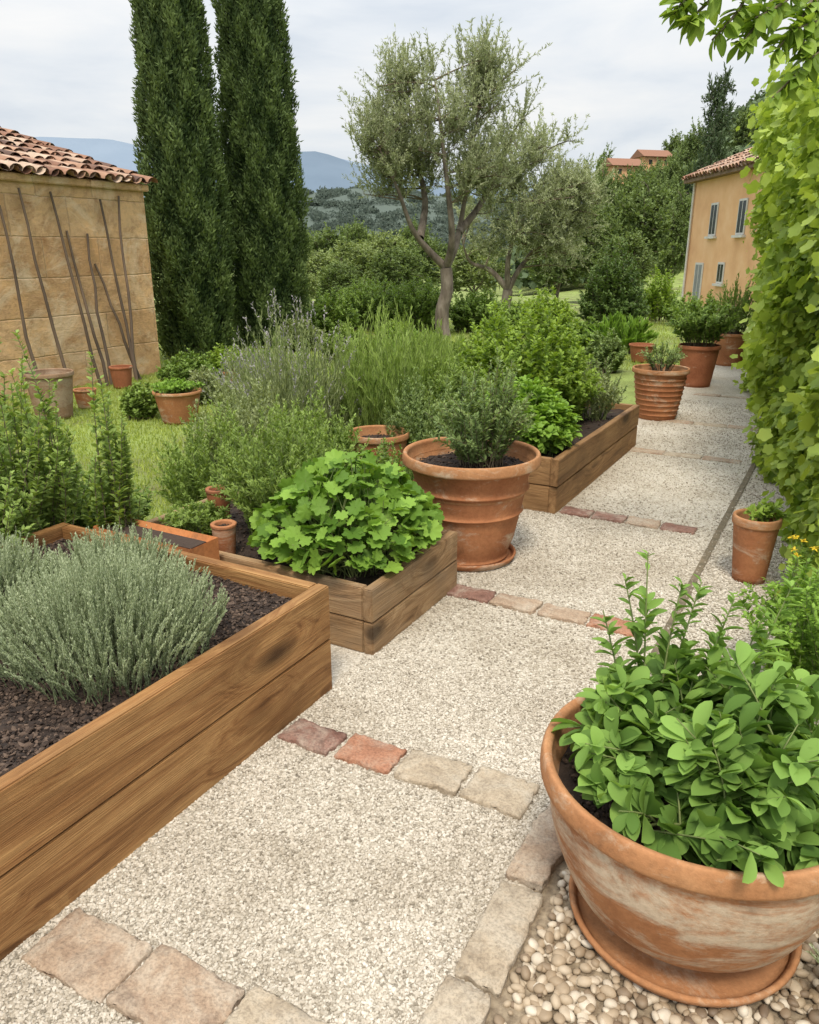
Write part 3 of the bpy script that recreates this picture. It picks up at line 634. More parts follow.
# ------------------------------------------------------------------ buildings
def boxbm(x0, x1, y0, y1, z0, z1, bev=0):
    bm = bmesh.new(); bmesh.ops.create_cube(bm, size=1, matrix=Matrix.Translation(((x0+x1)/2, (y0+y1)/2, (z0+z1)/2)) @ Matrix.Diagonal((x1-x0, y1-y0, z1-z0, 1)))
    if bev: bmesh.ops.bevel(bm, geom=bm.edges[:], offset=bev, segments=2, affect='EDGES')
    return bm
def tiles(o, ux, uy, W_, L_, pitch=.2, row=.36, rad=.09):
    """barrel tiles: o origin at the eave corner, ux along the eave, uy up the slope"""
    o, ux, uy = map(lambda a: np.array(a, float), (o, ux, uy)); nz = nrm(np.cross(ux, uy)); nz = nz if nz[2] > 0 else -nz; parts = []
    seg = 7; a = np.linspace(0, math.pi, seg)
    for i in range(int(W_/pitch)+1):
        for up in (0, 1):
            x = i*pitch+(pitch/2 if not up else 0)
            if x > W_: continue
            for j in range(int(math.ceil(L_/row))):
                y0 = j*row-.03+rng.normal(0, .02); y1 = min(y0+row+.05, L_+.02); sg = 1 if up else -1; xx = x+rng.normal(0, .010)
                V = []; sl0 = rng.normal(0, .006)
                for y, rr, lift in ((y0, rad*1.1, .035+sl0), (y1, rad*.9, .012)):
                    for t in a: V.append(o+ux*(xx+rr*math.cos(t))+uy*y+nz*(sg*rr*.8*math.sin(t)+lift+(.0 if up else .055)))
                V = np.array(V); f = []
                for k in range(seg-1): f += [[k, k+1, seg+k+1], [k, seg+k+1, seg+k]]
                parts.append((V, np.array(f), rng.uniform(0, 1)))
    return cat(parts)
# shed
S = np.array([-3.42, 10.8])
shed = empty('stone_shed', (S[0], S[1], 0), 'ochre stone garden shed with a clay tiled lean-to roof', 'shed', -TH)
DEP, LEN, EH, RI = 3.1, 6.0, 2.40, .86
bm = bmesh.new()
vs = [bm.verts.new(p) for p in [(0, 0, 0), (0, -LEN, 0), (-DEP, -LEN, 0), (-DEP, 0, 0), (0, 0, EH), (0, -LEN, EH), (-DEP, -LEN, EH+RI), (-DEP, 0, EH+RI)]]
for f in ((0, 1, 5, 4), (1, 2, 6, 5), (2, 3, 7, 6), (3, 0, 4, 7), (4, 5, 6, 7), (0, 3, 2, 1)): bm.faces.new([vs[i] for i in f])
bmo('wall', bm, M['stone_wall'], shed)
bmo('cornice', boxbm(.004, .06, -LEN, .05, EH-.09, EH-.01, .01), M['stone_wall'], shed)
sl_ = nrm(np.array([-DEP, 0, RI])); V, Fc, s = tiles((.10, .04, EH-.02), (0, -1, 0), sl_, LEN+.1, 3.3, .175, .38, .078); mk('roof', V, Fc, M['roof'], shed, s)
# canes leaning on the wall
wn = np.array([rv[0], rv[1], 0])
def on_wall(px, py):
    u, v = (px-409.5)/F, (512-py)/F; ray = np.array([u, CP+v*SP, v*CP-SP]); c0 = np.array([0, 0, CH]); p0 = np.array([S[0], S[1], 0])+wn*.03
    return c0+ray*(np.dot(p0-c0, wn)/np.dot(ray, wn))
canes = [((-2, 205), (24, 372), 'leftmost cane leaning on the shed wall, cut by the picture edge'), ((17, 188), (56, 376), 'long slanted cane on the shed wall, above the grey bucket pot'), ((49, 190), (88, 385), 'long thin cane on the shed wall, third from the left'), ((68, 232), (94, 384), 'short cane on the shed wall, fourth from the left'),
         ((86, 234), (97, 384), 'nearly upright short cane in the middle of the row'), ((100, 200), (122, 372), 'tall cane on the shed wall, third from the right'), ((117, 196), (120, 372), 'upright cane at the right end of the row on the shed'), ((95, 264), (128, 372), 'shortest most slanted cane, above the small red pot')]
for tp, bt, lab in canes:
    a = on_wall(*tp); b_ = on_wall(*bt); b_ = b_+wn*rng.uniform(.18, .3); b_[2] = 0.0
    m = 7; t = np.linspace(0, 1, m)[:, None]; p = b_+(a-b_)*t+rng.normal(0, .01, (m, 3)); V, Fc = tubes(p[None], np.linspace(.021, .013, m)[None], 6)
    tag(mk('garden_cane', V, Fc, M['cane']), lab, 'cane', 'canes leaning on the shed wall')
# house
hx0, hx1, hy0, hy1, hz0, hz1 = 12.15, 19.5, 24.0, 36.0, -1.3, 4.30
house = empty('country_house', (hx0, hy1, 0), 'orange plastered two storey house with hipped clay roof and white framed windows', 'house')
def hb(name, x0, x1, y0, y1, z0, z1, mat, par, bev=0): return bmo(name, boxbm(x0-hx0, x1-hx0, y0-hy1, y1-hy1, z0, z1, bev), mat, par)
hb('wall', hx0, hx1, hy0, hy1, hz0, hz1, M['plaster'], house)
hb('eave', hx0-.35, hx1+.35, hy0-.35, hy1+.35, hz1+.002, hz1+.14, M['eave'], house)
rh = 1.9; ex0, ex1, ey0, ey1 = -.4, hx1-hx0+.4, hy0-hy1-.4, .4; cx_ = (ex0+ex1)/2; zb = hz1+.15; half = cx_-ex0
bm = bmesh.new(); v = [bm.verts.new(p) for p in [(ex0, ey0, zb), (ex1, ey0, zb), (ex1, ey1, zb), (ex0, ey1, zb), (cx_, ey0+half, zb+rh), (cx_, ey1-half, zb+rh)]]
for f in ((0, 1, 4), (1, 2, 5, 4), (2, 3, 5), (3, 0, 4, 5)): bm.faces.new([v[i] for i in f])
rbase = bmo('roof', bm, M['eave'], house)
V, Fc, s = tiles((ex0, ey1, zb), (0, -1, 0), nrm(np.array([half, 0, rh])), ey1-ey0, math.hypot(half, rh), .3, .5, .13)
cen = V.reshape(-1, 14, 3).mean(1); run = (cen[:, 0]-ex0); ok = (cen[:, 1] < ey1-run+.1) & (cen[:, 1] > ey0+run-.1)
vk = np.repeat(ok, 14); remap = np.cumsum(vk)-1; fk = vk[Fc].all(1); mk('roof_tiles', V[vk], remap[Fc[fk]], M['roof'], rbase, s[vk])
def window(yc, zc, wd2, ht, door=False):
    f = hb('door' if door else 'window', hx0-.05, hx0-.003, yc-wd2/2, yc+wd2/2, zc-ht/2, zc+ht/2, M['white'], house, .01)
    for k in (-1, 1): hb('pane', hx0-.056, hx0-.045, yc+k*wd2*.22-wd2*.18, yc+k*wd2*.22+wd2*.18, zc-ht/2+.08, zc+ht/2-.08, M['shutter'] if door else M['glass'], f)
    if not door: hb('sill', hx0-.14, hx0-.004, yc-wd2/2-.12, yc+wd2/2+.12, zc-ht/2-.09, zc-ht/2-.005, M['white'], f)
for yc, zc, a, h_ in ((33.2, 2.75, .75, 1.25), (30.4, 2.75, .75, 1.25), (26.4, 2.75, .75, 1.25), (31.8, .75, .65, .8), (27.0, .75, .65, .8)): window(yc, zc, a, h_)
window(34.2, .15, .9, 1.9, True)
V, Fc = tubes(np.array([[[-.07, -.25, hz0], [-.07, -.25, 1.5], [-.07, -.25, hz1-.02]]]), np.full((1, 3), .05), 8); mk('drainpipe', V, Fc, M['white'], house)
# far houses on the hill
def far_house(px, py, Y, wx, wy, h, lab):
    p = A(px, py, Y); r_ = empty('hillside_house', p, lab, 'house', .25)
    bmo('wall', boxbm(-wx/2, wx/2, -wy/2, wy/2, -4, h), M['plaster'], r_)
    bm = bmesh.new(); e_ = .5; vs = [bm.verts.new(q) for q in [(-wx/2-e_, -wy/2-e_, h), (wx/2+e_, -wy/2-e_, h), (wx/2+e_, wy/2+e_, h), (-wx/2-e_, wy/2+e_, h), (-wx/2-e_, 0, h+1.3), (wx/2+e_, 0, h+1.3)]]
    for f in ((0, 1, 5, 4), (2, 3, 4, 5), (0, 4, 3), (1, 2, 5), (0, 3, 2, 1)): bm.faces.new([vs[i] for i in f])
    me = bmo('roof', bm, M['roof'], r_); a = me.data.attributes.new('shade', 'FLOAT', 'POINT'); a.data.foreach_set('value', np.full(6, .3, dtype=np.float32))
    for k in (-.28, .05, .32):
        bmo('window', boxbm(k*wx-.3, k*wx+.3, -wy/2-.06, -wy/2-.005, h-1.2, h-.5), M['glass'], r_)
far_house(652, 158, 150, 5.0, 4, .0, 'small orange roofed house higher on the wooded hill, on the right')
far_house(622, 167, 140, 5.0, 4, .0, 'small orange roofed house lower on the wooded hill, on the left')

# ------------------------------------------------------------------ raised beds
def plank(name, parent, loc, L, Tk, H, mat, along_y=False):
    bm = bmesh.new(); bmesh.ops.create_cube(bm, size=1, matrix=Matrix.Diagonal((L, Tk, H, 1))); bmesh.ops.bevel(bm, geom=bm.edges[:], offset=.004, segments=2, affect='EDGES')
    o = bmo(name, bm, mat, parent); o.location = loc
    if along_y: o.rotation_euler = (0, 0, math.pi/2)
    return o
def bed(label, w0, s0, length, width, h, rows, tk, mat, soil_drop, crumbs):
    x, y = PF(w0, s0); root = empty('raised_bed', (x, y, 0), label, 'raised bed', -TH)
    rhh = h/rows
    for i in range(rows):
        z = rhh*(i+.5)+.003
        hh = rhh-.005
        j = rng.uniform(-.003, .003)
        plank('side_board', root, (-tk/2+j, length/2, z), length, tk, hh, mat, True)
        plank('side_board', root, (-width+tk/2, length/2, z), length, tk, hh, mat, True)
        plank('end_board', root, (-width/2, tk/2+.002, z), width-2*tk-.004, tk, hh, mat)
        plank('end_board', root, (-width/2, length-tk/2-.002, z), width-2*tk-.004, tk, hh, mat)
    for px_ in (-tk-.036, -width+tk+.036):
        for py_ in (tk+.037, length-tk-.037):
            o = bmo('corner_post', boxbm(-.03, .03, -.03, .03, 0, h-.07), mat, root); o.location = (px_, py_, 0)
    nx, ny = 40, max(20, int(length*25)); xs = np.linspace(-width+tk, -tk, nx); yy = np.linspace(tk, length-tk, ny); X, Y = np.meshgrid(xs, yy, indexing='ij')
    Z = h-soil_drop+.012*np.sin(X*9)*np.cos(Y*7)+rng.normal(0, .005, X.shape); idx = np.arange(X.size).reshape(X.shape)
    q = np.stack([idx[:-1, :-1], idx[1:, :-1], idx[1:, 1:], idx[:-1, 1:]], -1).reshape(-1, 4); t = np.concatenate([q[:, [0, 1, 2]], q[:, [0, 2, 3]]])
    px = rng.uniform(-width+tk, -tk, crumbs); py = rng.uniform(tk, length-tk, crumbs)
    P = np.stack([px, py, h-soil_drop+.006+.012*np.sin(px*9)*np.cos(py*7)], 1)
    Vg = np.stack([X, Y, Z], -1).reshape(-1, 3)
    V, Fc, s = cat([(Vg, t, rng.uniform(.1, .4, len(Vg))), rocks(P, .002+.0075*rng.uniform(0, 1, crumbs)**3, ICO1, (1.3, .8, .5), .2)])
    mk('soil', V, Fc, M['soil'], root, s, smooth=False); return root
bed('honey brown two plank raised bed in the foreground holding grey green mounds', 0, -2.6, 2.6, 1.45, .437, 2, .05, M['wood_front'], .06, 60000)
bed('small weathered wooden bed filled with round leaved green plants', .0, .29, .80, 1.45, .30, 2, .045, M['wood_grey'], .05, 3000)
bed('long brown wooden bed beyond the big pot, full of leafy bushes', .06, 2.41, 2.1, 1.5, .36, 2, .05, M['wood_brown'], .05, 1500)
# terracotta trough between the first two beds
x, y = PF(-1.06, .165); tr_ = empty('terracotta_trough', (x, y, 0), 'low orange terracotta trough wedged behind the front bed at its back left', 'trough', -TH)
bm = bmesh.new(); bmesh.ops.create_cube(bm, size=1, matrix=Matrix.Translation((0, 0, .205)) @ Matrix.Diagonal((.60, .17, .41, 1)))
tf_ = max(bm.faces, key=lambda f: f.calc_center_median().z); r_ = bmesh.ops.inset_region(bm, faces=[tf_], thickness=.03)
bmesh.ops.translate(bm, verts=tf_.verts[:], vec=(0, 0, -.03)); bmesh.ops.bevel(bm, geom=[e_ for e_ in bm.edges if e_.calc_length() > .03], offset=.004, segments=2, affect='EDGES')
bmo('body', bm, M['tc_orange'], tr_)
so_ = bmo('soil', boxbm(-.262, .262, -.048, .048, .32, .392), M['soil'], tr_); a = so_.data.attributes.new('shade', 'FLOAT', 'POINT'); a.data.foreach_set('value', np.full(8, .5, dtype=np.float32))

# ------------------------------------------------------------------ pavers
def subcube(c):
    bm = bmesh.new(); bmesh.ops.create_cube(bm, size=2); bmesh.ops.subdivide_edges(bm, edges=bm.edges[:], cuts=c, use_grid_fill=True)
    V = np.array([v.co[:] for v in bm.verts]); Fc = np.array([[v.index for v in f.verts] for f in bm.faces]); bm.free(); return V, Fc
SC = subcube(16)
gp = 'pavers across and along the path'
def paver(w_, s_, lw, ls, mat, label, rot=0, group=gp, h=.022):
    V, Fc = SC; hs = np.array([lw/2, ls/2, .05]); r = .007; P = np.sign(V)*np.abs(V)**.8*hs
    ph = rng.uniform(0, 6, 8); sk = rng.normal(0, .05, 2)
    P[:, 0] += (.0045*np.sin(P[:, 1]*45+ph[0])+.003*np.sin(P[:, 1]*130+ph[1]))*np.abs(V[:, 0])+sk[0]*P[:, 1]; P[:, 1] += (.0045*np.sin(P[:, 0]*38+ph[2])+.003*np.sin(P[:, 0]*110+ph[3]))*np.abs(V[:, 1])+sk[1]*.5*P[:, 0]
    inn = np.clip(P, -hs+r, hs-r); dlt = P-inn; P = inn+np.minimum(r, np.linalg.norm(dlt, axis=1, keepdims=True))*nrm(dlt)
    edge = np.maximum(np.abs(V[:, 0]), np.abs(V[:, 1])); chip = (edge > .8)*rng.uniform(0, .007, len(P))*(rng.uniform(0, 1, len(P)) < .5); P[:, 2] -= chip
    P += rng.normal(0, .001, P.shape)
    P[:, 2] += .003*np.sin(P[:, 0]*22+ph[4])*np.sin(P[:, 1]*27+ph[5])+.0015*np.sin(P[:, 0]*70+ph[6])*np.sin(P[:, 1]*83+ph[7])
    o = mk('paver', P, Fc, M[mat]); x, y = PF(w_, s_); o.location = (x, y, h-.05+rng.normal(0, .002)); o.rotation_euler = (rng.normal(0, .018), rng.normal(0, .018), -TH+rot); tag(o, label, 'paver', group); return o
for wv, sv_, lw, mt, lb in ((.165, -1.27, .262, 'paver_pink', 'pink beige stone paver at the left of the nearest row, touching the front bed'), (.435, -1.255, .262, 'paver_pink', 'pink beige stone paver in the middle of the nearest row'), (.685, -1.23, .235, 'paver_beige', 'pale stone paver cut off by the bottom edge, right end of the nearest row')):
    paver(wv, sv_, lw, .175+rng.normal(0, .008), mt, lb, rng.normal(0, .04))
for i, (mt, lb) in enumerate((('paver_dark', 'dark red brown brick at the corner of the foreground bed'), ('paver_red', 'orange red brick second from the front bed corner'), ('paver_beige', 'greyish beige paver third from the front bed corner'), ('paver_beige', 'pale beige paver at the path side end of the row by the front bed'))):
    paver(.12+.225*i, -.30+.016*i, .214+rng.normal(0, .005), .13+.014*i, mt, lb, rng.normal(0, .05))
for i, (mt, lb) in enumerate((('paver_dark', 'dark brick at the left end of the row beside the round leaved bed'), ('paver_pink', 'pinkish brick second in the row beside the round leaved bed'), ('paver_pink', 'pinkish brick third in the row beside the round leaved bed'), ('paver_red', 'reddish brick at the right end of the row beside the round leaved bed'))):
    paver(.10+.235*i, 1.04, .226, .13, mt, lb, rng.normal(0, .03))
for i, (mt, lb) in enumerate((('paver_dark', 'first brick of the row at the near corner of the long brown bed'), ('paver_dark', 'second brick of the row at the near corner of the long brown bed'), ('paver_pink', 'third brick of the row at the near corner of the long brown bed'), ('paver_dark', 'right end brick of the row at the near corner of the long brown bed'))):
    paver(.17+.21*i, 2.50, .203, .13, mt, lb, rng.normal(0, .03))
for k, sv_ in enumerate((4.35, 5.7, 7.4)):
    nm = ('fourth', 'fifth', 'farthest')[k]
    for i in range(3):
        paver(.18+.3*i, sv_, .295, .13, ('paver_pink', 'paver_beige', 'paver_pink')[i], '%s low brick in the %s row across the path' % (('left', 'middle', 'right')[i], nm), 0, h=.014)
for (a_, b_, mt, lb) in ((-1.32, -.915, 'paver_beige', 'beige edging slab cut by the bottom edge, left of the front pot'), (-.905, -.58, 'paver_beige', 'long beige edging slab left of the front pot saucer'), (-.57, -.22, 'paver_pink', 'pinkish edging slab beside the left rim of the front pot'), (-.21, .12, 'paver_beige', 'edging slab just behind the front pot, at the end of the brick row')):
    paver(1.0, (a_+b_)/2, .12, b_-a_-.005, mt, lb, rng.normal(0, .015), h=.03)
# thin dark edging strip further along
o = bmo('edging_strip', boxbm(-.018, .018, 0, 11, 0, .012), M['woodstem']); x, y = PF(1.02, .45); o.location = (x, y, 0); o.rotation_euler = (0, 0, -TH); tag(o, 'thin dark edging strip between the path and the right verge', 'edging')

# ------------------------------------------------------------------ pots and their plants
FP = (.675, 1.53)
saucer('wide terracotta saucer under the large front pot on the pebbles', (FP[0], FP[1], .02), .272, 'tc_rim', .04)
pot('large wide weathered terracotta pot in the right foreground', (FP[0], FP[1], .005), .475, .365, .165, 'bowl', 'tc_front', 'tc_rim', 80, crumbs=1600, rimh=.13)
bush('sage_plant', 'broad leaved green sage plant growing in the large front pot', 'plant', (FP[0]+.03, FP[1]-.02, .42), .34, .345, 100, 17, .088, .043, T_sage, M['l_sage'], base_r=.26, rad=.004,
     stem_args=dict(flat=.62, hmin=.3, up=.55), t0=.2, fwd=.6, side=.95, up=.2, tipshrink=.3, sv=.95, sh=.52)
root = empty('tall_herb', (FP[0]-.09, FP[1]+.14, .42), 'tall slender leafy stems rising at the back of the front pot', 'plant')
pp = bez(np.array([[0, 0, 0], [.04, .02, 0], [-.03, 0, 0], [.02, 0, 0], [.1, .02, 0], [.0, .03, 0], [.16, .02, 0], [.2, .0, 0]]), np.array([[-.01, .02, .2], [.03, .02, .2], [-.06, .02, .16], [.06, .02, .2], [.14, .02, .2], [0, .05, .2], [.2, .0, .16], [.25, .02, .2]]), np.array([[-.02, .05, .50], [.07, .05, .42], [-.12, .03, .36], [.12, .06, .42], [.2, .05, .38], [-.06, .08, .42], [.27, .03, .36], [.33, .04, .42]]), 9)
V, Fc = tubes(pp, np.broadcast_to(np.linspace(.004, .0015, 9), (8, 9)), 5); mk('stems', V, Fc, M['stem'], root)
V, Fc, s = foliage(pp, 46, .055, .022, T_broad, t0=.1, fwd=.6, side=.9, up=.2, tipshrink=.5, sh=.58); mk('foliage', V, Fc, M['l_sage'], root, s)

# big middle pot
mp_ = PF(-.125, 1.50)
saucer('terracotta saucer under the big ringed pot beside the round leaved bed', (mp_[0], mp_[1], .006), .255, 'tc', .04)
pot('big ringed terracotta pot between the two wooden beds beside the path', (mp_[0], mp_[1], .02), .58, .365, .205, 'urn', 'tc', 'tc_rim', 64, crumbs=500, rimh=.11)
bush('sage_shrub', 'grey green twiggy shrub growing in the big ringed pot', 'plant', (mp_[0]+.05, mp_[1], .53), .66, .30, 100, 80, .038, .016, T_dia, M['l_pot'], M['woodstem'], base_r=.12, rad=.003, stem_args=dict(flat=.5, hmin=.45), t0=.08)
# pots along path
def gpos(px, py): p = G(px, py); return (p[0], p[1], .006)
a = gpos(656, 418); pot('ridged terracotta pot standing beyond the end of the long brown bed', a, .50, .275, .18, 'ridged', 'tc', 'tc_rim', 48)
bush('grey_herb', 'sparse grey green herb in the ridged pot', 'plant', (a[0], a[1], .46), .34, .24, 34, 26, .05, .018, T_dia, M['l_pot'], M['woodstem'], t0=.15)
a = gpos(695, 386); pot('red terracotta pot under a dark leafy shrub, second along the far path', a, .5, .25, .17, 'plain', 'tc_red', 'tc_red', 40)
bush('leafy_shrub', 'dark leafy shrub in the red pot on the far path', 'plant', (a[0], a[1], .44), .74, .46, 80, 40, .08, .04, T_dia, M['l_mid'], M['woodstem'], t0=.2)
a = gpos(728, 365); pot('orange terracotta pot farthest along the path near the hedge', a, .46, .26, .2, 'plain', 'tc', 'tc', 40)
bush('rosemary', 'upright needle leaved rosemary in the farthest pot', 'plant', (a[0], a[1], .4), .9, .40, 90, 50, .07, .016, T_dia, M['l_mid'], M['woodstem'], t0=.1, fwd=1.0, side=.6, stem_args=dict(flat=.25, hmin=.6))
a = gpos(641, 362); pot('small terracotta pot half hidden behind the ridged pot', a, .26, .2, .14, 'plain', 'tc_red', 'tc_red', 32)
a = gpos(748, 580); pot('narrow tall terracotta pot at the foot of the vine hedge', (a[0], a[1], .006), .345, .115, .078, 'plain', 'tc', 'tc_rim', 40, rimh=.14)
bush('small_herb', 'small green herb in the narrow pot by the hedge', 'plant', (a[0]+.04, a[1], .3), .12, .12, 18, 14, .05, .026, T_oval, M['l_lemon'])
# left pots
pot('wide shallow terracotta pot under the tall feathery green plant', (-.21, 5.12, 0), .45, .21, .15, 'plain', 'tc', 'tc_rim', 40)
a = gpos(180, 422); pot('orange terracotta pot on the lawn with a low green plant', a, .31, .235, .16, 'plain', 'tc', 'tc_rim', 40)
bush('low_herb', 'low pale green plant in the orange pot on the lawn', 'plant', (a[0], a[1], .27), .16, .26, 60, 20, .05, .03, T_dia, M['l_bright'])
a = gpos(55, 418); pot('grey brown weathered bucket pot standing before the shed wall', a, .46, .235, .17, 'plain', 'tc_grey', 'tc_grey', 40)
a = gpos(87, 408); pot('small brown terracotta pot right of the grey bucket pot', a, .2, .12, .085, 'plain', 'tc', 'tc', 32)
a = gpos(123, 388); pot('small red terracotta pot at the foot of the rightmost canes', a, .26, .14, .1, 'plain', 'tc_red', 'tc_red', 32)
pot('small terracotta pot in the left corner of the round leaved bed, nearer one', (-.86, 3.40, .245), .16, .06, .045, 'plain', 'tc', 'tc', 32)
pot('small red terracotta pot in the left of the round leaved bed, farther one', (-.99, 3.86, .245), .19, .065, .048, 'plain', 'tc_red', 'tc_red', 32)
a = gpos(236, 392); pot('small orange pot among flowering shrubs below the cypresses', a, .24, .14, .1, 'plain', 'tc', 'tc', 32)
bush('flowering_herb', 'little leafy plant in the small orange pot below the cypresses', 'plant', (a[0], a[1], .2), .3, .2, 26, 16, .06, .03, T_dia, M['l_lemon'])

# ------------------------------------------------------------------ bed plants
sz = .385
def mound(w_, s_, H, S_, label, n=230):
    x, y = PF(w_, s_)
    bush('cotton_lavender', label, 'plant', (x, y, sz-.01), H, S_, n, 100, .0145, .0048, T_dia, M['l_grey'], M['l_grey'], base_r=S_*.78, rad=.002, stem_args=dict(flat=.5, hmin=.55, up=.5, straight=True), t0=.12, fwd=1.1, side=.7, up=.35, group='grey green mounds in the front bed', bias=.65, sv=.6, st=.5, sh=.55)
mound(-.40, -.66, .36, .385, 'grey green feathery mound at the far end of the front bed, largest of them', 900)
mound(-1.02, -.76, .36, .36, 'grey green feathery mound at the left picture edge in the front bed', 680)
mound(-.78, -.30, .26, .26, 'smaller grey green mound at the back corner of the front bed', 380)

x, y = PF(-.36, .68)
root = empty('geranium_plant', (x, y, .24), 'lush bright green plant with large round scalloped leaves in the small bed', 'plant')
n = 820; pth = stems(n, .26, .50, .41, 7, flat=.6, hmin=.45)
V, Fc = tubes(pth, np.broadcast_to(np.linspace(.003, .0016, 7), (n, 7)), 4); mk('stems', V, Fc, M['stem'], root)
tip = pth[:, -1]; Tn = nrm(tip-pth[:, -2]); rad_ = nrm(tip*np.array([1, 1, 0])+1e-4)
D = rad_*.9+rng.normal(0, .65, (n, 3))*np.array([1, 1, .6]); D[:, 2] -= .15; U = np.array([0, 0, 1.])+rad_*.5+rng.normal(0, .6, (n, 3))
Ls = rng.uniform(.04, .098, n); V, Fc, s = leafset(tip-nrm(D)*.03, D, U, Ls, Ls*1.08, T_round, rng.uniform(0, 1, n)); mk('foliage', V, Fc, M['l_lime'], root, s)
x, y = PF(-.80, .80)
bush('green_herb', 'dense fine leaved green herb in the left half of the small bed', 'plant', (x, y, .22), .72, .38, 210, 95, .036, .014, T_dia, M['l_rosemary'], M['stem'], base_r=.2, t0=.1, rad=.003, stem_args=dict(flat=.5, hmin=.5), fwd=.8)
x, y = PF(-1.66, 1.25)
bush('green_herb', 'fine leaved green herb at the edge of the lawn behind the small bed', 'plant', (x, y, 0), .80, .40, 200, 95, .038, .015, T_dia, M['l_rosemary'], M['stem'], base_r=.25, t0=.1, rad=.003, stem_args=dict(flat=.45, hmin=.5), fwd=.8)
bush('green_herb', 'low green herb around the two little pots in the small bed', 'plant', (-1.06, 3.66, .24), .20, .18, 60, 50, .036, .016, T_dia, M['l_rosemary'], M['stem'], base_r=.12, t0=.1, rad=.003)
x, y = PF(-.66, 1.62)
bush('green_herb', 'low fine leaved green herb between the small bed and the big ringed pot', 'plant', (x, y, 0), .60, .34, 120, 70, .04, .018, T_dia, M['l_mid'], M['stem'], base_r=.2, t0=.1, rad=.003)
for px, Yp, H_, S_, mt, lb in ((244, 5.0, .92, .42, 'l_laven', 'grey green bushy herb in front of the tall lavender on its left'), (312, 4.75, .84, .38, 'l_rosemary', 'green bushy herb in front of the tall lavender, behind the round leaved plant'),
                               (425, 5.3, .92, .34, 'l_pot', 'grey green herb behind the left rim of the big ringed pot'), (285, 7.2, .95, .5, 'l_mid', 'green bushy herb behind the tall lavender'), (400, 7.6, 1.0, .55, 'l_bright', 'bright green clump behind the tall feathery plants')):
    X = A(px, 430, Yp)[0]; bush('garden_herb', lb, 'plant', (X, Yp, 0), H_, S_, 190, 85, .042, .017, T_dia, M[mt], M['stem'], base_r=S_*.55, t0=.1, rad=.003, stem_args=dict(flat=.45, hmin=.5), fwd=.85)

# tall leafy shrubs at left
bush('tall_shrub', 'tall upright leafy shrub at the left picture edge behind the front bed', 'shrub', (-1.80, 3.40, 0), 1.42, .32, 90, 100, .05, .027, T_oval, M['l_rosemary'], M['woodstem'], base_r=.22, rad=.004, stem_args=dict(flat=.4, hmin=.5, up=.6), t0=.1, sh=.6)
bush('tall_shrub', 'slender leafy spire beside the tall shrub behind the front bed', 'shrub', (-1.36, 3.42, 0), 1.20, .13, 24, 120, .046, .023, T_oval, M['l_rosemary'], M['woodstem'], base_r=.06, rad=.004, stem_args=dict(flat=.3, hmin=.6), t0=.08, sh=.6)
bush('tall_shrub', 'lower leafy shrub filling the gap behind the front bed mounds', 'shrub', (-1.66, 3.72, 0), .66, .38, 90, 80, .05, .025, T_oval, M['l_mid'], M['woodstem'], base_r=.24, stem_args=dict(flat=.4), t0=.08, sh=.5)
bush('tall_shrub', 'pale leafy shrub low at the far left edge behind the mounds', 'shrub', (-1.90, 3.02, 0), 1.0, .36, 90, 80, .046, .023, T_oval, M['l_rosemary'], M['woodstem'], base_r=.2, t0=.08, sh=.6)

# lavender, feathery plant
def lav_fl(root, p):
    p = p[rng.uniform(0, 1, len(p)) < .6]; tip = p[:, -1]; Tn = nrm(p[:, -1]-p[:, -2]); n = len(tip); k = 9
    tt = np.tile(np.linspace(-.085, .012, k), n); P = np.repeat(tip, k, 0)+np.repeat(Tn, k, 0)*tt[:, None]; D = np.repeat(Tn, k, 0)+rng.normal(0, .5, P.shape)
    V, Fc, s = leafset(P, D, rng.normal(0, 1, P.shape), .022, .010, T_dia, rng.uniform(0, 1, len(P))); mk('flowers', V, Fc, M['flower_p'], root, s)
bush('lavender', 'tall grey green lavender with thin faded flower spikes', 'plant', (-.86, 5.75, 0), 1.36, .56, 320, 50, .06, .008, T_dia, M['l_laven'], M['l_laven'], base_r=.34, rad=.003, stem_args=dict(flat=.4, hmin=.5, up=.55), t0=.08, fwd=1.2, side=.6, up=.4, bias=1.0, flowers=lav_fl)
bush('lavender', 'lower lavender mound left of the tall lavender', 'plant', (-1.38, 6.7, 0), .92, .38, 180, 44, .06, .009, T_dia, M['l_laven'], M['l_laven'], base_r=.25, rad=.003, t0=.08, fwd=1.2, side=.6, up=.4, bias=1.1, flowers=lav_fl)
bush('feathery_herb', 'tall feathery bright green herb behind the shallow pot', 'plant', (-.14, 5.85, 0), 1.28, .48, 320, 80, .085, .009, T_dia, M['l_rosemary'], M['stem'], base_r=.4, rad=.003, stem_args=dict(flat=.25, hmin=.55), t0=.1, fwd=1.3, side=.5, up=.5, sh=.65)
bush('feathery_herb', 'feathery green herb between the lavender and the big pot shrub', 'plant', (.22, 6.6, 0), 1.1, .48, 200, 70, .08, .012, T_dia, M['l_rosemary'], M['stem'], base_r=.3, rad=.003, t0=.1, fwd=1.1, side=.5, up=.5, sh=.6)
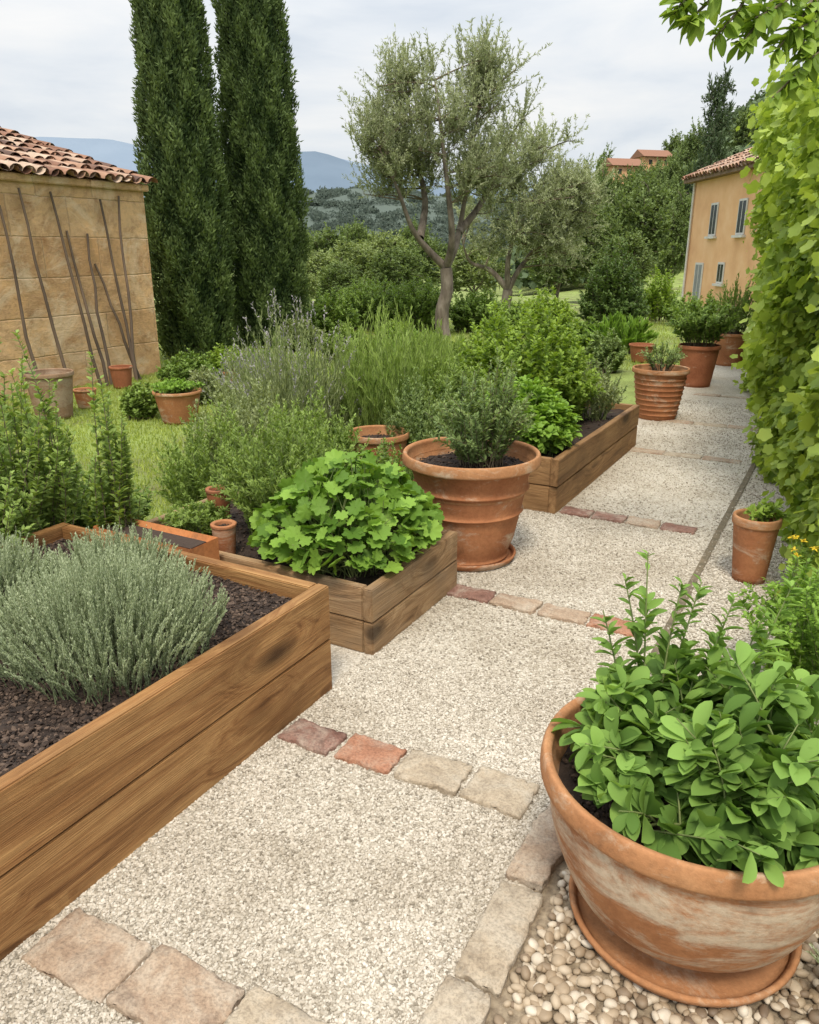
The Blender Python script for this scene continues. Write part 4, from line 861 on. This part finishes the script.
# bed 3
x, y = PF(-.66, 3.62)
bush('lemon_balm', 'big lush yellow green bush in the middle of the long brown bed', 'plant', (x, y, .3), 1.06, .62, 360, 60, .058, .038, T_oval, M['l_lemon'], base_r=.48, stem_args=dict(flat=.55, hmin=.5), t0=.15, rad=.003)
x, y = PF(-.36, 2.82)
bush('basil_plant', 'bright green leafy plant at the near end of the long brown bed', 'plant', (x, y, .3), .50, .42, 260, 36, .078, .052, T_broad, M['l_bright'], base_r=.32, stem_args=dict(flat=.6, hmin=.5), t0=.2, rad=.003, sh=.58)
x, y = PF(-.22, 4.0)
bush('grey_herb', 'small grey green herb at the far path corner of the long brown bed', 'plant', (x, y, .3), .42, .26, 70, 44, .045, .016, T_dia, M['l_laven'], base_r=.15)
x, y = PF(-.95, 2.9)
bush('feathery_herb', 'fine green herb at the near left corner of the long brown bed', 'plant', (x, y, .3), .62, .34, 140, 66, .05, .015, T_dia, M['l_rosemary'], base_r=.2)
x, y = PF(-.45, 4.75)
bush('round_shrub', 'small round olive green shrub just beyond the long brown bed', 'shrub', (x, y, 0), .78, .34, 120, 60, .036, .02, T_dia, M['l_pot'], M['woodstem'], base_r=.2)

# mid shrubs
def shrub(px, top, base_y, wpx, mat, label, name='garden_shrub', n=130, k=60, lf=.065, lw=.038, flat=.5, **kw):
    p = G(px, base_y); t = p[1]; zt = A(px, top, p[1])[2]; S_ = wpx/2/F*p[1]*1.02
    return bush(name, label, 'shrub', (p[0], p[1], 0), max(zt, .2)*1.05, S_, n, k, lf, lw, T_dia, M[mat], M['woodstem'], base_r=S_*.6, rad=.005, stem_args=dict(flat=flat, hmin=.5), t0=.08, **kw)
shrub(610, 240, 328, 74, 'l_dark', 'large round dark green bush below the wooded hill', n=260, k=80, lf=.09, lw=.055, flat=.75)
shrub(657, 262, 322, 40, 'l_lemon', 'light green loose bush right of the round dark bush', n=80, lf=.09, lw=.05)
shrub(683, 292, 326, 44, 'l_mid', 'small green bush by the foot of the orange house', n=70, lf=.09, lw=.05)
shrub(620, 312, 352, 70, 'l_bright', 'low grassy green clump on the lawn beyond the bed', n=150, lf=.13, lw=.025, fwd=1.2, side=.4, up=.6)
shrub(585, 318, 350, 60, 'l_mid', 'green clump behind the yellow green bush', n=130, lf=.09, lw=.05)
shrub(548, 284, 345, 60, 'l_lemon', 'pale yellow green bush peeking over the long bed plants', n=130, lf=.09, lw=.05)
shrub(603, 328, 372, 44, 'l_pot', 'rounded olive shrub on the left of the far path')
shrub(372, 274, 330, 72, 'l_mid', 'clipped green bush left of the olive trunk', n=260, lf=.08, lw=.05, flat=.3)
shrub(415, 276, 332, 72, 'l_mid', 'clipped green bush touching the left side of the olive trunk', n=260, lf=.08, lw=.05, flat=.3)
shrub(476, 288, 332, 64, 'l_mid', 'dark bush to the right of the olive trunk', n=220, lf=.08, lw=.05, flat=.35)
shrub(520, 300, 336, 52, 'l_mid', 'green bush below the rounder olive tree', n=140, lf=.09, lw=.05)
shrub(330, 288, 338, 60, 'l_mid', 'green bush between the cypresses and the olive trunk', n=160, lf=.09, lw=.055)
shrub(300, 318, 350, 56, 'l_tree2', 'pale bush at the foot of the right cypress', n=140, lf=.08, lw=.045)
shrub(188, 350, 386, 60, 'l_mid', 'low green shrub at the shed corner under the left cypress', n=140)
shrub(228, 344, 382, 50, 'l_lemon', 'yellow green shrub between the two cypress trunks', n=110)
shrub(142, 382, 418, 42, 'l_rosemary', 'low grey green clump on the lawn near the shed', n=100)
shrub(205, 366, 404, 40, 'l_laven', 'pale low clump beside the pot on the lawn', n=100, lw=.02)
shrub(425, 328, 362, 60, 'l_mid', 'low green clump in front of the olive trunk', n=130)
shrub(262, 348, 392, 50, 'l_mid', 'green clump behind the tall lavender on its left', n=120)
shrub(470, 332, 372, 50, 'l_rosemary', 'green clump behind the big pot shrub', n=120)
shrub(345, 318, 362, 54, 'l_rosemary', 'green clump between the lavender and the far bushes', n=120)
shrub(395, 316, 356, 54, 'l_lemon', 'yellow green clump left of the olive trunk foot', n=120)

# lawn grass
def blades(n, x0, x1, y0, y1, h):
    x = rng.uniform(x0, x1, n); y = rng.uniform(y0, y1, n); d = (x-O[0])*rv[0]+(y-O[1])*rv[1]; kk = d < -.42
    P = np.stack([x, y, np.zeros(n)], 1)[kk]; D = rng.normal(0, .4, P.shape); D[:, 2] = 1
    return leafset(P, D, rng.normal(0, 1, P.shape), h*rng.uniform(.5, 1.3, len(P)), .010, T_blade, rng.uniform(0, 1, len(P)))
V, Fc, s = cat([blades(70000, -5.5, .5, 4, 11, .04), blades(30000, -5, 6, 11, 19, .08)]); o = mk('grass', V, Fc, M['grass'], None, s); o['kind'] = 'stuff'; tag(o, 'short green lawn grass between the shed and the beds', 'grass')

# ------------------------------------------------------------------ right: vine hedge
HS = 1.5
root = empty('vine_hedge', (*PF(1.6, HS), 0), 'tall wall of light green climbing vine along the right of the path', 'hedge', -TH)
def wf(s): return np.interp(s, [0, .5, 1.0, 1.9, 3.5, 4.7, 7, 10.9], [.05, .0, -.16, -.33, -.50, -.66, -.90, -1.20])
n = 52000; s_ = 10.9*rng.uniform(0, 1, n)**1.5; zz = rng.uniform(.0, 1, n)**1.05*3.8
lump = .13*np.sin(s_*2.3+zz*1.7)+.11*np.sin(s_*5.1-zz*3.1+1)+.08*np.sin(zz*6+s_*3)+.06*np.sin(s_*11+zz*9)+.04*np.sin(s_*23-zz*19)
topc = 2.2+.125*s_+.13*np.sin(s_*1.9)+.10*np.sin(s_*4.7)+.08*np.sin(s_*11); kk = zz < topc+rng.normal(0, .12, n); s_, zz, lump = s_[kk], zz[kk], lump[kk]; n = len(s_)
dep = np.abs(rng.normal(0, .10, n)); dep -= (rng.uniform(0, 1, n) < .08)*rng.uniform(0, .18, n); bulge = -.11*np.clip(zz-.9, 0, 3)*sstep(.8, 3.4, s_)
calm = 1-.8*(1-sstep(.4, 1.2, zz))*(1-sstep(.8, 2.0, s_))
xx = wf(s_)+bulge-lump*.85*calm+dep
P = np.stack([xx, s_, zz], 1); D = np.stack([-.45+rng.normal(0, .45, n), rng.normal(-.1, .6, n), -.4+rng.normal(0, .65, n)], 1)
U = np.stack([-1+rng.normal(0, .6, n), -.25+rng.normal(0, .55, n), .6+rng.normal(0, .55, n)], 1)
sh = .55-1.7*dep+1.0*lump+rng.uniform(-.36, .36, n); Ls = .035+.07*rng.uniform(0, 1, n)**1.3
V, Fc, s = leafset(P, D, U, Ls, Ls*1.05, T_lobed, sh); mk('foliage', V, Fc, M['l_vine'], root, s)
n = 45; s0 = rng.uniform(0, 10.6, n); a_ = np.stack([wf(s0)+.25, s0, np.zeros(n)], 1); c_ = a_+np.stack([rng.normal(-.12, .08, n), rng.normal(0, .5, n), rng.uniform(1.5, 2.0, n)+.1*s0], 1); V, Fc = tubes(bez(a_, (a_+c_)/2+rng.normal(0, .1, (n, 3)), c_, 10), np.broadcast_to(np.linspace(.015, .005, 10), (n, 10)), 5); mk('stems', V, Fc, M['woodstem'], root)
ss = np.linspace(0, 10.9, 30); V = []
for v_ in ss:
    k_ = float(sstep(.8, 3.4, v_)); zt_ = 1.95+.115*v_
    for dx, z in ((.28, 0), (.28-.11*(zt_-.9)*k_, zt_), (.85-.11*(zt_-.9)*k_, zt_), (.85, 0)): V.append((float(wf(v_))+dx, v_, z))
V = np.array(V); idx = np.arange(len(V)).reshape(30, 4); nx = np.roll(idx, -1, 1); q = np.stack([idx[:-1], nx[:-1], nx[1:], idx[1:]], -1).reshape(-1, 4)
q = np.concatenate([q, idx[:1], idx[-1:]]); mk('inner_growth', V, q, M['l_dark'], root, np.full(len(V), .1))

# overhanging branch
root = empty('overhanging_branch', (2.5, 3.6, 2.75), 'leafy branch of a tree hanging in from the top right corner', 'branch')
base = np.array(root.location)
main = np.array([A(900, -20, 3.5), A(820, -15, 3.4), A(750, -10, 3.3), A(690, -5, 3.2)])-base
subs = [main]
for a, b_, c_ in (((820, -15), (800, 20), (775, 52)), ((850, 10), (815, 55), (772, 98)), ((750, -10), (735, 15), (712, 40)), ((780, -12), (760, 20), (740, 45)), ((700, -6), (685, 0), (674, 14)), ((880, 0), (850, 30), (805, 62)), ((820, -15), (810, 25), (800, 50)), ((720, -8), (700, 10), (690, 22)), ((860, 0), (840, 30), (828, 64)),
                 ((850, 0), (820, 20), (790, 30)), ((800, -12), (780, 5), (755, 18))):
    subs.append(np.array([A(*a, 3.4), A(*b_, 3.3), A(*c_, 3.25)])-base)
sp_ = np.stack([smoothprof(q_, 4)[np.linspace(0, len(smoothprof(q_, 4))-1, 9).astype(int)] for q_ in subs])
V, Fc = tubes(sp_, np.broadcast_to(np.linspace(.008, .003, 9), (len(subs), 9)), 6); mk('stems', V, Fc, M['woodstem'], root)
V, Fc, s = foliage(sp_, 32, .088, .04, T_broad, t0=.1, fwd=.6, side=.9, up=-.2, sh=.35, sv=.9, tipshrink=.2); mk('foliage', V, Fc, M['l_lemon'], root, s)

# verge plants
bush('verge_shrub', 'small leaved green shrub behind the front pot at the foot of the vine', 'shrub', (1.54, 2.55, 0), .60, .36, 120, 60, .038, .021, T_oval, M['l_bright'], M['stem'], base_r=.2, t0=.1, sh=.5, rad=.003)
bush('verge_shrub', 'second small leaved shrub near the hedge foot, farther back', 'shrub', (2.04, 3.35, 0), .42, .24, 60, 40, .045, .026, T_oval, M['l_lemon'], M['stem'], base_r=.2, t0=.1, rad=.003)
def yf(root, p):
    for tp in p[:, -1]:
        k = 9; D = rng.normal(0, 1, (k, 3))*np.array([1, 1, .35]); V, Fc, s = leafset(np.tile(tp+np.array([0, 0, .01]), (k, 1)), D, np.array([0, 0, 1.])+rng.normal(0, .2, D.shape), .022, .012, T_dia, rng.uniform(0, 1, k)); mk('flower', V, Fc, M['flower_y'], root, s)
bush('yellow_flower', 'little plant with yellow flowers at the foot of the vine hedge', 'plant', (1.66, 3.05, 0), .52, .09, 6, 14, .04, .02, T_oval, M['l_bright'], base_r=.05, flowers=yf, stem_args=dict(flat=.2, hmin=.8))
bush('grey_shrub', 'grey green feathery sprigs in the bottom right corner', 'plant', (1.02, 1.25, 0), .22, .16, 140, 80, .017, .005, T_dia, M['l_grey'], M['stem'], base_r=.1, t0=.1, fwd=1.1, side=.7, rad=.002)
print('done')
